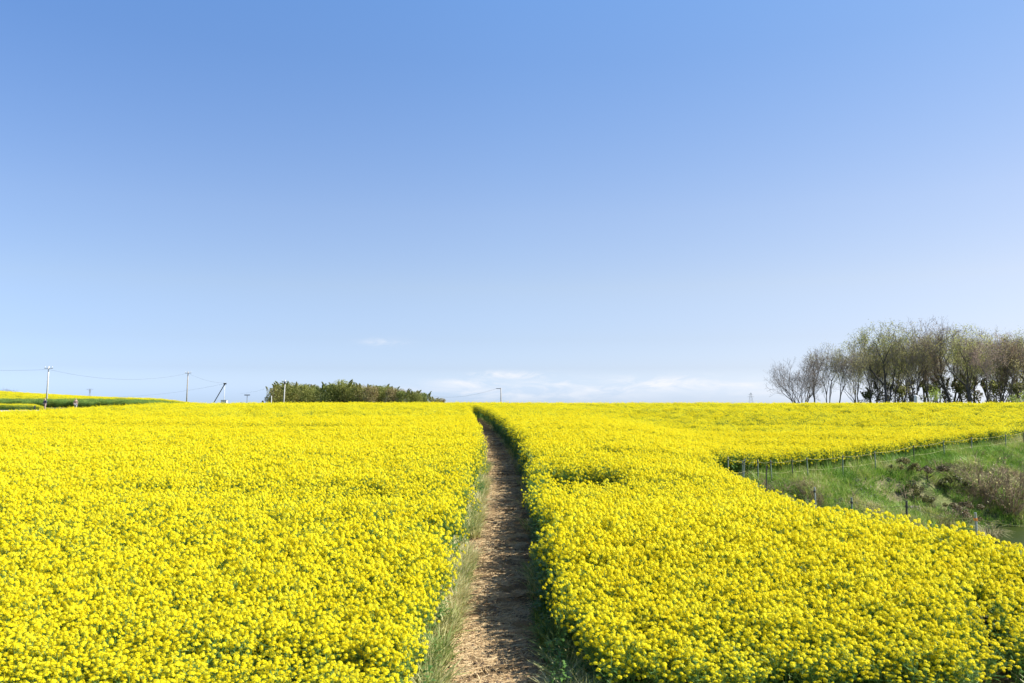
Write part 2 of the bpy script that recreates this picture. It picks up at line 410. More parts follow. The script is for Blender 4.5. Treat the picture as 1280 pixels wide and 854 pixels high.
# ------------------------------------------------------------------ rapeseed plants
def unit(v): v = np.asarray(v, float); return v / (np.linalg.norm(v) + 1e-9)
def blossom(mb, c, n, s, cup, ph, m=0):
    n = unit(n); a = np.array((1., 0, 0)) if abs(n[0]) < .8 else np.array((0, 1., 0))
    u = unit(np.cross(n, a)); w = np.cross(n, u)
    for k in range(4):
        q = ph + k * math.pi / 2
        d = u * math.cos(q) + w * math.sin(q); e = -u * math.sin(q) + w * math.cos(q)
        mb.face([c, c + (d * .62 - e * .40) * s + n * cup * .5 * s, c + d * s * 1.02 + n * cup * s, c + (d * .62 + e * .40) * s + n * cup * .5 * s], m)
def raceme(mb, p, d, r, size, nfl, fs, ms):
    d = unit(d)
    a = np.array((1., 0, 0)) if abs(d[0]) < .8 else np.array((0, 1., 0)); u = unit(np.cross(d, a)); w = np.cross(d, u)
    for k in range(nfl):
        t = (k + r.random()) / nfl; q = k * 2.4 + r.random() * .6
        rad = size * (1 - .62 * t ** 1.5) * r.uniform(.75, 1.1)
        o = u * math.cos(q) + w * math.sin(q)
        c = p + d * (t * size * 1.55) + o * rad
        blossom(mb, c, o * (1 - .55 * t) + d * (.45 + .6 * t), fs * r.uniform(.85, 1.15), r.uniform(.05, .45), r.random() * 6.28, ms[0])
    top = p + d * size * 1.75
    for k in range(5):
        o = u * math.cos(k * 1.26) + w * math.sin(k * 1.26)
        q = top + o * size * .18
        mb.face([q + o * size * .12, q + d * size * .28, q - o * size * .14 - d * size * .05], ms[1])
def leafblade(mb, p, d, L, wd, droop, m):
    d = unit(d); s = unit(np.cross(d, (0, 0, 1)))
    a = p; b = p + d * L * .5 + np.array((0, 0, .02 * L)); c = p + d * L + np.array((0, 0, -droop * L))
    mb.face([a + s * wd * .15, a - s * wd * .15, b - s * wd * .5, b + s * wd * .5], m)
    mb.face([b + s * wd * .5, b - s * wd * .5, c - s * wd * .06, c + s * wd * .06], m)
def rape(mb, r, o=(0, 0, 0), heads=None, H=1.1, nb=8, nfl=21, fs=.0116, size=.0250, sides=3, leaves=8, stemr=.0055, sc=1.0):
    o = np.asarray(o, float); ms = (0, 1)
    lean = np.array((r.uniform(-.06, .06), r.uniform(-.06, .06), 0))
    top = o + np.array((0, 0, H * r.uniform(.93, 1.03))) + lean
    mid = o + np.array((0, 0, H * .5)) + lean * .3
    mb.tube([o, mid, top], [stemr, stemr * .8, stemr * .45], sides, 2)
    hd = (lambda: (heads.append(MB()), heads[-1])[1]) if heads is not None else (lambda: mb)
    raceme(hd(), top, lean * .5 + np.array((0, 0, 1.)), r, size * 1.1, nfl + 3, fs, ms)
    for k in range(nb):
        q = k * 2.4 + r.uniform(-.4, .4); z0 = r.uniform(.42, .80); rr = r.uniform(.05, .22)
        p0 = o + (mid - o) * (z0 / .5) if z0 < .5 else mid + (top - mid) * ((z0 - .5) / .5)
        e = np.array((math.cos(q) * rr, math.sin(q) * rr, 0)) + np.array((o[0], o[1], 0)) + lean * .8
        e[2] = o[2] + H * (1 - .42 * r.random() ** 1.4) - rr * .25
        md = (p0 + e) / 2 + np.array((math.cos(q), math.sin(q), 0)) * .02 - np.array((0, 0, .01))
        mb.tube([p0, md, e], [stemr * .6, stemr * .5, stemr * .35], 3, 2)
        raceme(hd(), e, (e - md) + np.array((0, 0, .12)), r, size * r.uniform(.6, 1.15), nfl - r.integers(0, 9), fs, ms)
        for z in range(2):
            pp = md + (e - md) * r.random(); q2 = r.random() * 6.28
            leafblade(mb, pp, (math.cos(q2), math.sin(q2), .6), r.uniform(.05, .09), .014, .1, 3)
    for k in range(leaves):
        z = r.uniform(.12, .72); q = r.random() * 6.28
        p = o + (mid - o) * (z / .5) if z < .5 else mid + (top - mid) * ((z - .5) / .5)
        leafblade(mb, p, (math.cos(q), math.sin(q), r.uniform(.1, .7)), r.uniform(.10, .22) * (1.25 - z), r.uniform(.03, .06) * (1.4 - z), r.uniform(0, .35), 3)
RM = [M['petal'], M['bud'], M['stem'], M['leaf']]
near_meshes = []
for k in range(12):
    mb = MB(); r = np.random.default_rng(100 + k); rape(mb, r, nb=int(r.integers(19, 26))); near_meshes.append(mb.mesh('rape_plant_a%02d' % k, RM))
for k in range(4):                      # stems with few open flowers, mostly leaf and bud
    mb = MB(); r = np.random.default_rng(150 + k); rape(mb, r, nb=int(r.integers(3, 6)), nfl=9, leaves=34, H=1.0); near_meshes.append(mb.mesh('rape_plant_b%d' % k, RM))
SRC_NEAR = source('rape_near', near_meshes)
far_meshes = []
for k in range(8):
    mb = MB(); r = np.random.default_rng(200 + k)
    for i in range(18):
        a, b = r.uniform(-.48, .48, 2)
        rape(mb, r, (a, b, 0), H=1.1 * r.uniform(.88, 1.06), nb=11, nfl=10, fs=.0165, size=.026, leaves=5, stemr=.006)
    far_meshes.append(mb.mesh('rape_patch_a%02d' % k, RM))
for k in range(3):
    mb = MB(); r = np.random.default_rng(250 + k)
    for i in range(16):
        a, b = r.uniform(-.48, .48, 2)
        rape(mb, r, (a, b, 0), H=1.04 * r.uniform(.88, 1.06), nb=4, nfl=6, fs=.0140, size=.025, leaves=16, stemr=.006)
    far_meshes.append(mb.mesh('rape_patch_b%d' % k, RM))
SRC_FAR = source('rape_far', far_meshes)

def jitter_grid(x0, x1, y0, y1, step):
    nx, ny = max(1, int((x1 - x0) / step)), max(1, int((y1 - y0) / step))
    gx, gy = np.meshgrid(np.arange(nx), np.arange(ny))
    x = x0 + (gx + rng.random(gx.shape)) * step; y = y0 + (gy + rng.random(gy.shape)) * step
    return x.ravel(), y.ravel()
NOTCH = ((.7, 18.4), (2.75, 20.9))
TRAIL = np.array([(4.9, 7.6), (5.35, 9.2), (5.75, 10.0)])
def trail_dist(x, y):
    b = np.full(np.shape(x), 1e9)
    for (ax, ay), (bx, by) in zip(TRAIL[:-1], TRAIL[1:]):
        dx, dy = bx - ax, by - ay; t = np.clip(((x - ax) * dx + (y - ay) * dy) / (dx * dx + dy * dy), 0, 1)
        b = np.minimum(b, np.hypot(x - ax - t * dx, y - ay - t * dy))
    return b
def front_y(x):
    f = np.where(x < 0, 6.9, 8.0) + (vnoise(x, x * 0, 1.1) - .5) * .5
    return f + .8 * sm((x - 4.4) / 1.2)
def back_y(x): return np.where(x < -33, 75 + (x + 33) * .2, 92.0) + 0 * x
def field_ok(x, y):
    off = path_off(x, y)
    j = (fbm(x, y, 1.0, 3) - .5) * .42
    ok = (np.where(off < 0, -off > .86 + j, off > .87 + .12 * (1 - sm((y - 8) / 4)) + j)) & (y > front_y(x)) & (y < back_y(x))
    ok &= pit_dist(x, y) < -.45 + j
    ok &= ~((x > NOTCH[0][0]) & (x < NOTCH[1][0]) & (y > NOTCH[0][1] + j * .4) & (y < NOTCH[1][1] - .12 * (x - 1) + j * .6))
    ok &= trail_dist(x, y) > .16 + j * .5
    ok &= (np.abs(x) < .86 * y + 5)
    return ok
def field_h(x, y):
    h = .62 + .42 * sm((y - 7) / 6.5)
    h = h * (1 - .08 * sm((x - 4.5) / 2) * (1 - sm((y - 9.6) / 1)))
    h = h * (1 + .08 * sm((x - 6.2) / .6) * sm((y - 10.0) / 1) * (1 - sm((y - 12) / 1.5))) * (1 - .10 * sm((x - 5) / 1) * sm((y - 13) / 2) * (1 - sm((y - 24) / 6)))
    n1 = fbm(x * .55, y, 2.6, 3); n2 = fbm(x * .25 + 70, y, 5, 2)
    h = h * (.90 + .20 * n1) * (1 - .10 * sm((.42 - n2) / .12))
    return h
def green_share(x, y, lo):               # where the crop is still green: patches and streaks running across the slope
    a = fbm(x * .22 + 9, y * .8, 2.4, 3); b = fbm(x * .5, y + 33, 1.2, 2); band = np.exp(-((y - 13.2 - .15 * (x + 4)) / 2.0) ** 2) * (x < -1.2) * .36
    return np.clip(lo + 1.6 * np.clip(a - .55, 0, 1) + 1.0 * np.clip(b - .62, 0, 1) + band, 0, .75)
def pick(x, y, na, ng, lo):
    n = len(x); g = rng.random(n) < green_share(x, y, lo)
    return np.where(g, na + rng.integers(0, ng, n), rng.integers(0, na, n))
def plant_field(name, side, label):
    x, y = jitter_grid(-46 if side < 0 else -4, 4 if side < 0 else 46, 5.5, 46, .175)
    k = field_ok(x, y) & (path_off(x, y) * side > 0); x, y = x[k], y[k]
    xa, ya = jitter_grid(-9 if side < 0 else -1, 1 if side < 0 else 9, 6, 14, .18)      # the nearest rows stand thicker
    k = field_ok(xa, ya) & (path_off(xa, ya) * side > 0) & (rng.random(len(xa)) < 1 - sm((ya - 11) / 3)); x = np.concatenate([x, xa[k]]); y = np.concatenate([y, ya[k]])
    n3 = fbm(x * .6 + 30, y + 11, 1.7, 3)
    k = rng.random(len(x)) < np.clip(.62 + (n3 - .28) * 6, .62, 1) * (.6 + .4 * sm((y - front_y(x)) / .7)); x, y = x[k], y[k]
    n = len(x); h = field_h(x, y) * rng.uniform(.90, 1.07, n) * (1 - .28 * rng.random(n) * (1 - sm((y - front_y(x)) / .9)))
    P = np.stack([x, y, T(x, y) - .01], -1)
    rot = np.stack([rng.normal(0, .07, n), rng.normal(0, .07, n), rng.uniform(0, 6.28, n)], -1)
    wd = np.clip(h, .82, 1.12) * rng.uniform(.97, 1.2, n); scl = np.stack([wd, wd, h], -1)
    scatter(name, SRC_NEAR, P, rot, scl, rng.random(n), label[0], 'rapeseed crop', pick(x, y, 12, 4, .03 if side < 0 else .0))
    print(name, n)
    x, y = jitter_grid(-88 if side < 0 else -22, 4 if side < 0 else 88, 45.6, 93, .80)
    k = field_ok(x, y) & (path_off(x, y) * side > (.15 if side > 0 else .15)); x, y = x[k], y[k]
    k = np.abs(path_off(x, y)) > 1.05; x, y = x[k], y[k]
    n = len(x); h = (.92 + .18 * fbm(x * .25, y, 3.0, 3)) * rng.uniform(.90, 1.06, n) * (1 - .13 * sm((.43 - fbm(x * .12 + 20, y, 2.2, 2)) / .1))
    P = np.stack([x, y, T(x, y) - .01], -1)
    rot = np.stack([np.zeros(n), np.zeros(n), rng.uniform(0, 6.28, n)], -1); scl = np.stack([np.ones(n), np.ones(n), h], -1)
    scatter(name, SRC_FAR, P, rot, scl, rng.random(n), label[1], 'rapeseed crop', pick(x, y, 8, 3, .0))
    print(name, 'far', n)
plant_field('rapeseed_field', -1, ('dense yellow flowering rapeseed filling the field left of the earth path', 'far yellow rapeseed up to the hill crest left of the earth path'))
plant_field('rapeseed_field', 1, ('dense yellow flowering rapeseed between the earth path and the pond bank', 'far yellow rapeseed up to the hill crest right of the earth path'))

# path edge in the distance is closed with single plants so the walls of the corridor stay leafy
def edge_rows():
    x = []; y = []
    for s in (-1, 1):
        yy = np.arange(45, 80, .2); yy = np.repeat(yy, 3); o = s * rng.uniform(.78, 1.2, len(yy)) * (1 - .25 * sm((yy - 54) / 8))
        x.append(path_x(yy) + o * np.sqrt(1 + path_slope(yy) ** 2)); y.append(yy)
    x = np.concatenate(x); y = np.concatenate(y); n = len(x)
    h = rng.uniform(.9, 1.1, n)
    scatter('rapeseed_edge', SRC_NEAR, np.stack([x, y, T(x, y) - .01], -1), np.stack([rng.normal(0, .07, n), rng.normal(0, .07, n), rng.uniform(0, 6.28, n)], -1),
            np.stack([h, h, h], -1), rng.random(n), 'rows of yellow rapeseed lining the far bend of the earth path', 'rapeseed crop')
edge_rows()

def low_edge():
    n = 900; y = 11 + 40 * rng.random(n) ** 1.3; o = rng.uniform(.66, .98, n); x = path_x(y) + o; h = rng.uniform(.45, .8, n)
    scatter('rapeseed_edge', SRC_LOW, np.stack([x, y, T(x, y) - .01], -1), np.stack([rng.normal(0, .07, n), rng.normal(0, .07, n), rng.uniform(0, 6.28, n)], -1), np.stack([h, h, h], -1), rng.random(n), 'dark leafy unflowered rapeseed lining the right side of the path', 'rapeseed crop')
low_ms = []
for k_ in range(5):
    mb = MB(); r_ = np.random.default_rng(350 + k_)
    mb.tube([(0, 0, 0), (.02, 0, .5), (.03, .02, 1.0)], [.008, .006, .003], 3, 1)
    for i in range(34):
        z = r_.uniform(.1, 1.0); q = r_.random() * 6.28; leafblade(mb, np.array((.03 * z, 0, z)), (math.cos(q), math.sin(q), r_.uniform(0, .8)), r_.uniform(.14, .3) * (1.3 - .6 * z), r_.uniform(.05, .085), .25, 0)
    low_ms.append(mb.mesh('leafy_rape_%d' % k_, [M['leaf'], M['stem']]))
SRC_LOW = source('rape_low', low_ms)
low_edge()
def verge_weeds():
    n = 420; y = 6 + 34 * rng.random(n) ** 1.6; sd_ = np.where(rng.random(n) < .62, -1, 1); o = sd_ * rng.uniform(.62, .98, n); x = path_x(y) + o; h = rng.uniform(.18, .5, n)
    scatter('weeds', SRC_LOW, np.stack([x, y, T(x, y) - .01], -1), np.stack([rng.normal(0, .15, n), rng.normal(0, .15, n), rng.uniform(0, 6.28, n)], -1), np.stack([h * 1.1, h * 1.1, h], -1), rng.random(n), 'green leafy weeds mixed into the grass on both sides of the path', 'weeds')
    n = 130; y = 9.5 + 38 * rng.random(n) ** 1.3; sd_ = np.where(rng.random(n) < .5, -1, 1); o = sd_ * rng.uniform(.66, .9, n); x = path_x(y) + o; h = rng.uniform(.45, .85, n)
    scatter('rapeseed_edge', SRC_NEAR, np.stack([x, y, T(x, y) - .01], -1), np.stack([rng.normal(0, .16, n), rng.normal(0, .16, n), rng.uniform(0, 6.28, n)], -1), np.stack([h * .8, h * .8, h], -1), rng.random(n), 'stray yellow rapeseed plants leaning out over the path verges', 'rapeseed crop')
verge_weeds()

# second field on the rise beyond the track
green_meshes = []
for k in range(4):
    mb = MB(); r = np.random.default_rng(300 + k)
    for i in range(170):
        a, b = r.uniform(-.5, .5, 2); z = r.uniform(.1, 1.25); q = r.random() * 6.28
        leafblade(mb, np.array((a, b, z)), (math.cos(q), math.sin(q), r.uniform(-.1, .9)), r.uniform(.15, .32), r.uniform(.05, .09), .25, 0)
    for i in range(22):
        a, b = r.uniform(-.5, .5, 2); mb.tube([(a, b, 0), (a + .04, b, 1.2)], .007, 3, 1)
    green_meshes.append(mb.mesh('green_patch_%d' % k, [leafy('young_leaf', [(0, (.10, .20, .04)), (.7, (.24, .36, .07)), (1, (.50, .48, .05))]) if k == 0 else green_meshes[0].materials[0], M['stem']]))
SRC_GREEN = source('green_near', green_meshes)
x, y = jitter_grid(-150, -40, 140, 186, .95); k = (x / y < -.398) & (x / y > -.80); x, y = x[k], y[k]; n = len(x)
scatter('rapeseed_field', SRC_FAR, np.stack([x, y, T(x, y)], -1), np.stack([np.zeros(n)] * 2 + [rng.uniform(0, 6.28, n)], -1), np.stack([np.ones(n) * 1.15, np.ones(n) * 1.15, rng.uniform(.9, 1.1, n) * (.4 + .6 * sm((-.398 - x / y) / .05))], -1), rng.random(n),
        'second yellow rapeseed field on the rise behind the farm track', 'rapeseed crop')
x, y = jitter_grid(-125, -38, 131.5, 141, .6); k = (x / y < -.404) & (x / y > -.80); x, y = x[k], y[k]; n = len(x)
scatter('green_crop', SRC_GREEN, np.stack([x, y, T(x, y)], -1), np.stack([np.zeros(n)] * 2 + [rng.uniform(0, 6.28, n)], -1), np.stack([np.ones(n), np.ones(n), rng.uniform(.6, 1.0, n) * (.3 + .7 * sm((-.375 - x / y) / .12))], -1), rng.random(n),
        'band of green leafy crop along the front of the second field', 'green crop')
x, y = jitter_grid(-110, -40, 117, 124, .8); k = (x / y < -.585 + .02 * vnoise(x, y, 3)) & (x / y > -.80); x, y = x[k], y[k]; n = len(x)
scatter('rapeseed_strip', SRC_FAR, np.stack([x, y, T(x, y)], -1), np.stack([np.zeros(n)] * 2 + [rng.uniform(0, 6.28, n)], -1), np.stack([np.ones(n), np.ones(n), rng.uniform(.7, .95, n) * (.25 + .75 * sm((-.575 - x / y) / .03))], -1), rng.random(n),
        'short yellow rapeseed strip between the farm track and green crop', 'rapeseed crop')

# ------------------------------------------------------------------ verge grass, straw, bank grass
def tuft(r, nb, h, wd, spread, bend):
    mb = MB()
    for i in range(nb):
        q = r.random() * 6.28; rr = spread * math.sqrt(r.random()); p = np.array((math.cos(q) * rr, math.sin(q) * rr, 0)); q += r.uniform(-1, 1)
        H = h * r.uniform(.45, 1.1); b = bend * r.uniform(.3, 1.3) * H
        d = np.array((math.cos(q), math.sin(q), 0)); s = np.array((-d[1], d[0], 0)) * wd / 2
        m1 = p + d * b * .3 + np.array((0, 0, H * .55)); e = p + d * b + np.array((0, 0, H * r.uniform(.8, 1)))
        mb.face([p - s, p + s, m1 + s * .8, m1 - s * .8]); mb.face([m1 - s * .8, m1 + s * .8, e + s * .15, e - s * .15])
    return mb
SRC_VERGE = source('verge_tufts', [tuft(np.random.default_rng(400 + k), 11, .42, .018, .10, .65).mesh('verge_tuft_%d' % k, [M['verge']]) for k in range(6)] + [tuft(np.random.default_rng(440 + k), 7, .27, .034, .09, 1.0).mesh('verge_weed_%d' % k, [M['verge']]) for k in range(3)])
def verge(name, side, label):
    n = 6500 if side < 0 else 5200
    y = 4.5 + 60 * rng.random(n) ** (1.9 if side < 0 else 2.6); o = side * (.53 + (.16 if side > 0 else .05) * (1 - sm((y - 9) / 6)) + .46 * rng.random(n) + .10 * (1 - sm((y - 6) / 9)) * (rng.random(n) - .9))
    x = path_x(y) + o * np.sqrt(1 + path_slope(y) ** 2)
    k = fbm(x * 1.5, y, .9, 2) + .35 * (np.abs(o) - .6) + .06 * (1 - sm((y - 7) / 14)) > .45; x, y, o = x[k], y[k], o[k]; n = len(x)
    k = (rng.random(n) < 1 - .75 * sm((y - 11) / 7)) if side > 0 else np.ones(n, bool); x, y, o = x[k], y[k], o[k]; n = len(x)
    h = rng.uniform(.55, 1.1, n) * (.55 + .45 * sm((np.abs(o) - .45) / .2)) * ((.5 + .3 * sm((y - 8) / 4)) if side > 0 else 1.0)
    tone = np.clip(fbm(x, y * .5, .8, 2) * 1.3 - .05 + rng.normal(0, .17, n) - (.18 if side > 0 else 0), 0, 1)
    scatter(name, SRC_VERGE, np.stack([x, y, T(x, y) + .01], -1), np.stack([rng.normal(0, .12, n), rng.normal(0, .12, n), rng.uniform(0, 6.28, n)], -1), np.stack([np.ones(n), np.ones(n), h], -1), tone, label, 'grass')
verge('grass', -1, 'pale green and straw grass fringing the left side of the path')
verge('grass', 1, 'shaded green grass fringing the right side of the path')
def front_grass():
    x, y = jitter_grid(-9, 13, 4.0, 11.5, .13)
    k = (np.abs(path_off(x, y)) > .8) & (y < front_y(x) + 1.2) & (y > front_y(x) - 3.2) & (pit_dist(x, y) < -.3) & (trail_dist(x, y) > .22) & (rng.random(len(x)) < .6); x, y = x[k], y[k]; n = len(x)
    tone = np.clip(fbm(x, y, .8, 2) * .7 - .05 + rng.normal(0, .12, n), 0, 1)
    scatter('grass', SRC_VERGE, np.stack([x, y, T(x, y)], -1), np.stack([rng.normal(0, .12, n), rng.normal(0, .12, n), rng.uniform(0, 6.28, n)], -1), np.stack([np.ones(n) * .9, np.ones(n) * .9, rng.uniform(.4, 1.0, n)], -1), tone,
            'green grass at the foot of the nearest rapeseed stems', 'grass')
front_grass()
def straw():
    ms = []
    for k in range(5):
        r = np.random.default_rng(500 + k); mb = MB()
        for i in range(34):
            c = np.array((*r.uniform(-.16, .16, 2), r.uniform(.004, .018))); q = r.uniform(0, 3.14); L = r.uniform(.05, .17)
            d = np.array((math.cos(q), math.sin(q), r.uniform(-.12, .16))) * L / 2; s = np.array((-math.sin(q), math.cos(q), .3)) * r.uniform(.002, .0048)
            mb.face([c - d - s, c + d - s, c + d + s, c - d + s])
        ms.append(mb.mesh('straw_%d' % k, [M['straw']]))
    src = source('straw_bits', ms)
    n = 3900; y = 5 + 42 * rng.random(n) ** 1.7; o = rng.normal(-.04, .34, n); k = np.abs(o) < .75; y, o = y[k], o[k]; x = path_x(y) + o
    k = fbm(x, y * 1.4, .7, 2) > .36; x, y = x[k], y[k]; n = len(x)
    scatter('straw', src, np.stack([x, y, T(x, y) + .022], -1), np.stack([np.zeros(n)] * 2 + [rng.uniform(-.5, .5, n)], -1), np.ones((n, 3)), rng.random(n), 'dry straw litter strewn over the trodden path', 'straw')
straw()
def clods():
    import bmesh
    ms = []
    for k in range(4):
        r = np.random.default_rng(550 + k); bm = bmesh.new(); bmesh.ops.create_icosphere(bm, subdivisions=2, radius=.03)
        for v in bm.verts: v.co *= r.uniform(.6, 1.3); v.co.z *= .65
        me = bpy.data.meshes.new('clod_%d' % k); bm.to_mesh(me); bm.free(); me.materials.append(M['clod']); ms.append(me)
    n = 2600; y = 5 + 36 * rng.random(n) ** 1.5; o = rng.normal(0, .36, n); k = np.abs(o) < .8; y, o = y[k], o[k]; x = path_x(y) + o; n = len(x)
    scatter('clods', source('soil_clods', ms), np.stack([x, y, T(x, y) + .02], -1), rng.uniform(0, 6, (n, 3)), rng.uniform(.2, 1.15, (n, 1)) ** 1.5 * np.ones((n, 3)), rng.random(n), 'small brown clods of earth lying on the path', 'soil clods')
clods()
SRC_BANK = source('bank_tufts', [tuft(np.random.default_rng(600 + k), 22, .30, .016, .17, .9).mesh('bank_tuft_%d' % k, [M['bankgrass']]) for k in range(6)])
def bank_grass():
    x, y = jitter_grid(6.5, 46, 8, 58, .165); s = pit_dist(x, y)
    k = (s > -.75) & (s < 9.5); x, y, s = x[k], y[k], s[k]
    z = T(x, y); g = fbm(x + 5, y, 2.2, 4); bare = fbm(x - 30, y + 60, 1.9, 3)
    k = (z > WATER_Z + .02) & ((bare < .60) | (rng.random(len(x)) < .25)) & (np.abs(x) < .74 * y + 3); x, y, s, z, g = x[k], y[k], s[k], z[k], g[k]
    k = rng.random(len(x)) < .82; x, y, s, z, g = x[k], y[k], s[k], z[k], g[k]; n = len(x)
    tone = np.clip((g - .5) * 3.0 + .50 + .22 * sm((x - 17) / 8) + rng.normal(0, .16, n), 0, 1)
    h = rng.uniform(.5, 1.15, n) * (.75 + .9 * fbm(x, y, 1.4, 2)) * (1 + .9 * (1 - sm((s + .3) / 1.1)) * sm((y - 20) / 8)) * (.55 + .45 * sm((y - 14) / 8))
    scatter('grass', SRC_BANK, np.stack([x, y, z - .02], -1), np.stack([rng.normal(0, .25, n), rng.normal(0, .25, n), rng.uniform(0, 6.28, n)], -1), np.stack([np.ones(n) * 1.1, np.ones(n) * 1.1, h], -1), tone,
            'rough green and dry grass covering the pond bank', 'grass')
    print('bank', n)
bank_grass()
def brush():
    ms = []
    for k in range(5):
        r = np.random.default_rng(650 + k); m = MB()
        for i in range(16):
            a = r.random() * 6.28; d = unit((math.cos(a), math.sin(a), r.uniform(.3, 1.4))); L = r.uniform(.25, .6); p = np.array((*r.uniform(-.12, .12, 2), 0))
            e = p + d * L; m.tube([p, p + d * L * .5 + r.normal(0, .03, 3), e], [.008, .006, .003], 3)
            for j in range(4):
                b = p + d * L * r.uniform(.3, 1); m.tube([b, b + unit(d + r.normal(0, .8, 3)) * r.uniform(.06, .2)], [.004, .002], 3)
        ms.append(m.mesh('dry_brush_%d' % k, [M['shrubwood']]))
    x, y = jitter_grid(7, 44, 14, 56, .34); s = pit_dist(x, y); g = fbm(x + 80, y, 2.6, 3)
    k = (s > .6) & (s < 8) & (rng.random(len(x)) < np.clip((g - .50) * 4.5 + .15 * sm((x - 16) / 6), .02, .7)) & (T(x, y) > WATER_Z); x, y = x[k], y[k]; n = len(x)
    scatter('dry_brush', source('dry_brush', ms), np.stack([x, y, T(x, y)], -1), np.stack([rng.normal(0, .3, n), rng.normal(0, .3, n), rng.uniform(0, 6.28, n)], -1), rng.uniform(.6, 1.3, (n, 1)) * np.ones((n, 3)), rng.random(n), 'tangled dry brown brush scattered over the pond bank', 'dry brush')
brush()
def rocks():
    ms = []
    for k in range(4):
        r = np.random.default_rng(700 + k)
        import bmesh
        bm = bmesh.new(); bmesh.ops.create_icosphere(bm, subdivisions=2, radius=.07)
        for v in bm.verts: v.co *= r.uniform(.6, 1.3); v.co.z *= .5
        me = bpy.data.meshes.new('stone_%d' % k); bm.to_mesh(me); bm.free(); me.materials.append(M['rock']); ms.append(me)
    src = source('stones', ms)
    P = []
    for px, py, r_, c in ((1034, 615, .8, 90), (1074, 609, .6, 60), (1118, 583, .7, 70), (1180, 655, 1.0, 60), (1150, 640, .7, 40), (1268, 586, .8, 60), (1030, 577, .6, 25)):
        hx, hy = ground_hit(px, py, 0, 24)
        for i in range(c): P.append((hx + random.gauss(0, r_), hy + random.gauss(0, r_ * .7)))
    P = np.array(P); n = len(P)
    scatter('gravel', src, np.stack([P[:, 0], P[:, 1], T(P[:, 0], P[:, 1]) + .03], -1), rng.uniform(0, 6, (n, 3)), rng.uniform(.35, 1.3, (n, 1)) * np.ones((n, 3)), rng.random(n), 'pale grey rubble and earth showing through the bank grass', 'rubble')
rocks()

# ------------------------------------------------------------------ single plants at the ragged near corner
mb = MB(); mb_s = MB()
def single_plant(seed):
    r = np.random.default_rng(seed); a = MB(); hs = []; rape(a, r, heads=hs, H=1.1, nb=6, leaves=14)
    def sub(keep):
        b = MB(); idx = {}
        for f, m in zip(a.f, a.m):
            if m in keep:
                b.face([a.v[i] for i in f], keep[m])
        return b
    root = empty('rapeseed_plant', (0, 0, 0))
    sub({2: 0}).build('stem', M['stem'], root); [h.build('flower_head', [M['petal'], M['bud']], root) for h in hs]; sub({3: 0}).build('leaves', M['leaf'], root)
    return root
protos = [single_plant(800 + k) for k in range(3)]
spots = [(5.05, 9.0), (4.8, 8.75), (5.62, 9.0), (5.75, 9.35), (5.9, 8.95), (5.5, 8.72), (6.0, 9.6), (5.2, 9.55), (5.45, 10.0), (6.15, 9.25), (6.3, 9.7), (5.95, 10.75), (4.5, 8.6)]
for i, (x, y) in enumerate(spots):
    o = protos[i] if i < 3 else copy_tree(protos[i % 3])
    o.location = (x, y, Ts(x, y) - .005); o.rotation_euler = (0, 0, i * 1.7); s = random.uniform(.48, .62); o.scale = (s * 1.25, s * 1.25, s)
    tag(o, 'short rapeseed plant standing apart in the sparse near corner beside bare earth', 'rapeseed plant', 'single rapeseed plants in the sparse near corner')

# ------------------------------------------------------------------ fence round the pond
def fence():
    root = empty('wire_fence', (7.7, 30.0, Ts(7.7, 30.0))); O = np.array(root.location)
    tag(root, 'low wire fence on thin posts along the edge of the pond bank', 'fence')
    posts = []
    far = [(1276, 549), (1253, 553), (1211, 557), (1177, 560), (1139, 563.5), (1091, 565), (1050, 567), (1007, 569), (988, 570), (962, 571), (945, 574), (927, 580)]
    for px, py in far:
        # walk the pit's edge for the place this post stands at, just inside the crop
        d = np.arange(26, 56, .05); u = (px - 640) / F; xx = u * d; s = pit_dist(xx, d); k = np.nonzero((s[:-1] > .25) & (s[1:] <= .25))[0]
        dd = d[k[-1]] if len(k) else 31; posts.append((u * dd, dd, .95, 'far'))
    near = [(7.7, 28.6), (7.25, 25.2), (6.9, 21.9), (6.85, 18.1), (6.85, 16.2), (6.88, 14.1), (7.15, 12.35), (8.2, 11.0), (10.0, 9.6)]
    for (x, y), tp in zip(near, ((921, 571), (927, 576), (953, 582), (1016, 609), (1060, 622), (1124, 626), (1217, 641), None, None)):
        posts.append((x, y, at(*tp, y)[2] - Ts(x, y) if tp else 1.4, 'near'))
    tops = []
    for i, (x, y, h, w) in enumerate(posts):
        z = Ts(x, y); m = MB(); ln = random.uniform(-.05, .05)
        m.tube([np.array((x, y, z - .15)) - O, np.array((x + ln * .5, y, z + h * .5)) - O, np.array((x + ln, y, z + h)) - O], .018 if w == 'near' else .024, 6, 0, True)
        p = m.build('post', M[('fencegrey', 'fencepost', 'fencedark')[i % 3 if w == 'near' else (1 if i % 4 else 2)]], root)
        b = MB(); b.tube([np.array((x + ln, y, z + h - .12)) - O, np.array((x + ln, y, z + h - .08)) - O], .028, 6, 0, True); b.build('insulator', M['orange'] if i == 18 else M['fencedark'], p)
        tops.append((x + ln, y, z, h))
    for fr in (.93, .5):
        m = MB(); pts = []
        for a, b in zip(tops[:-1], tops[1:]):
            for t in (0, .25, .5, .75):
                q = [a[k] * (1 - t) + b[k] * t for k in range(4)]; pts.append(np.array((q[0], q[1], q[2] + q[3] * fr - .06 * 4 * t * (1 - t))) - O)
        m.tube(pts, .0045, 4); m.build('wire', M['rope'], root)
fence()

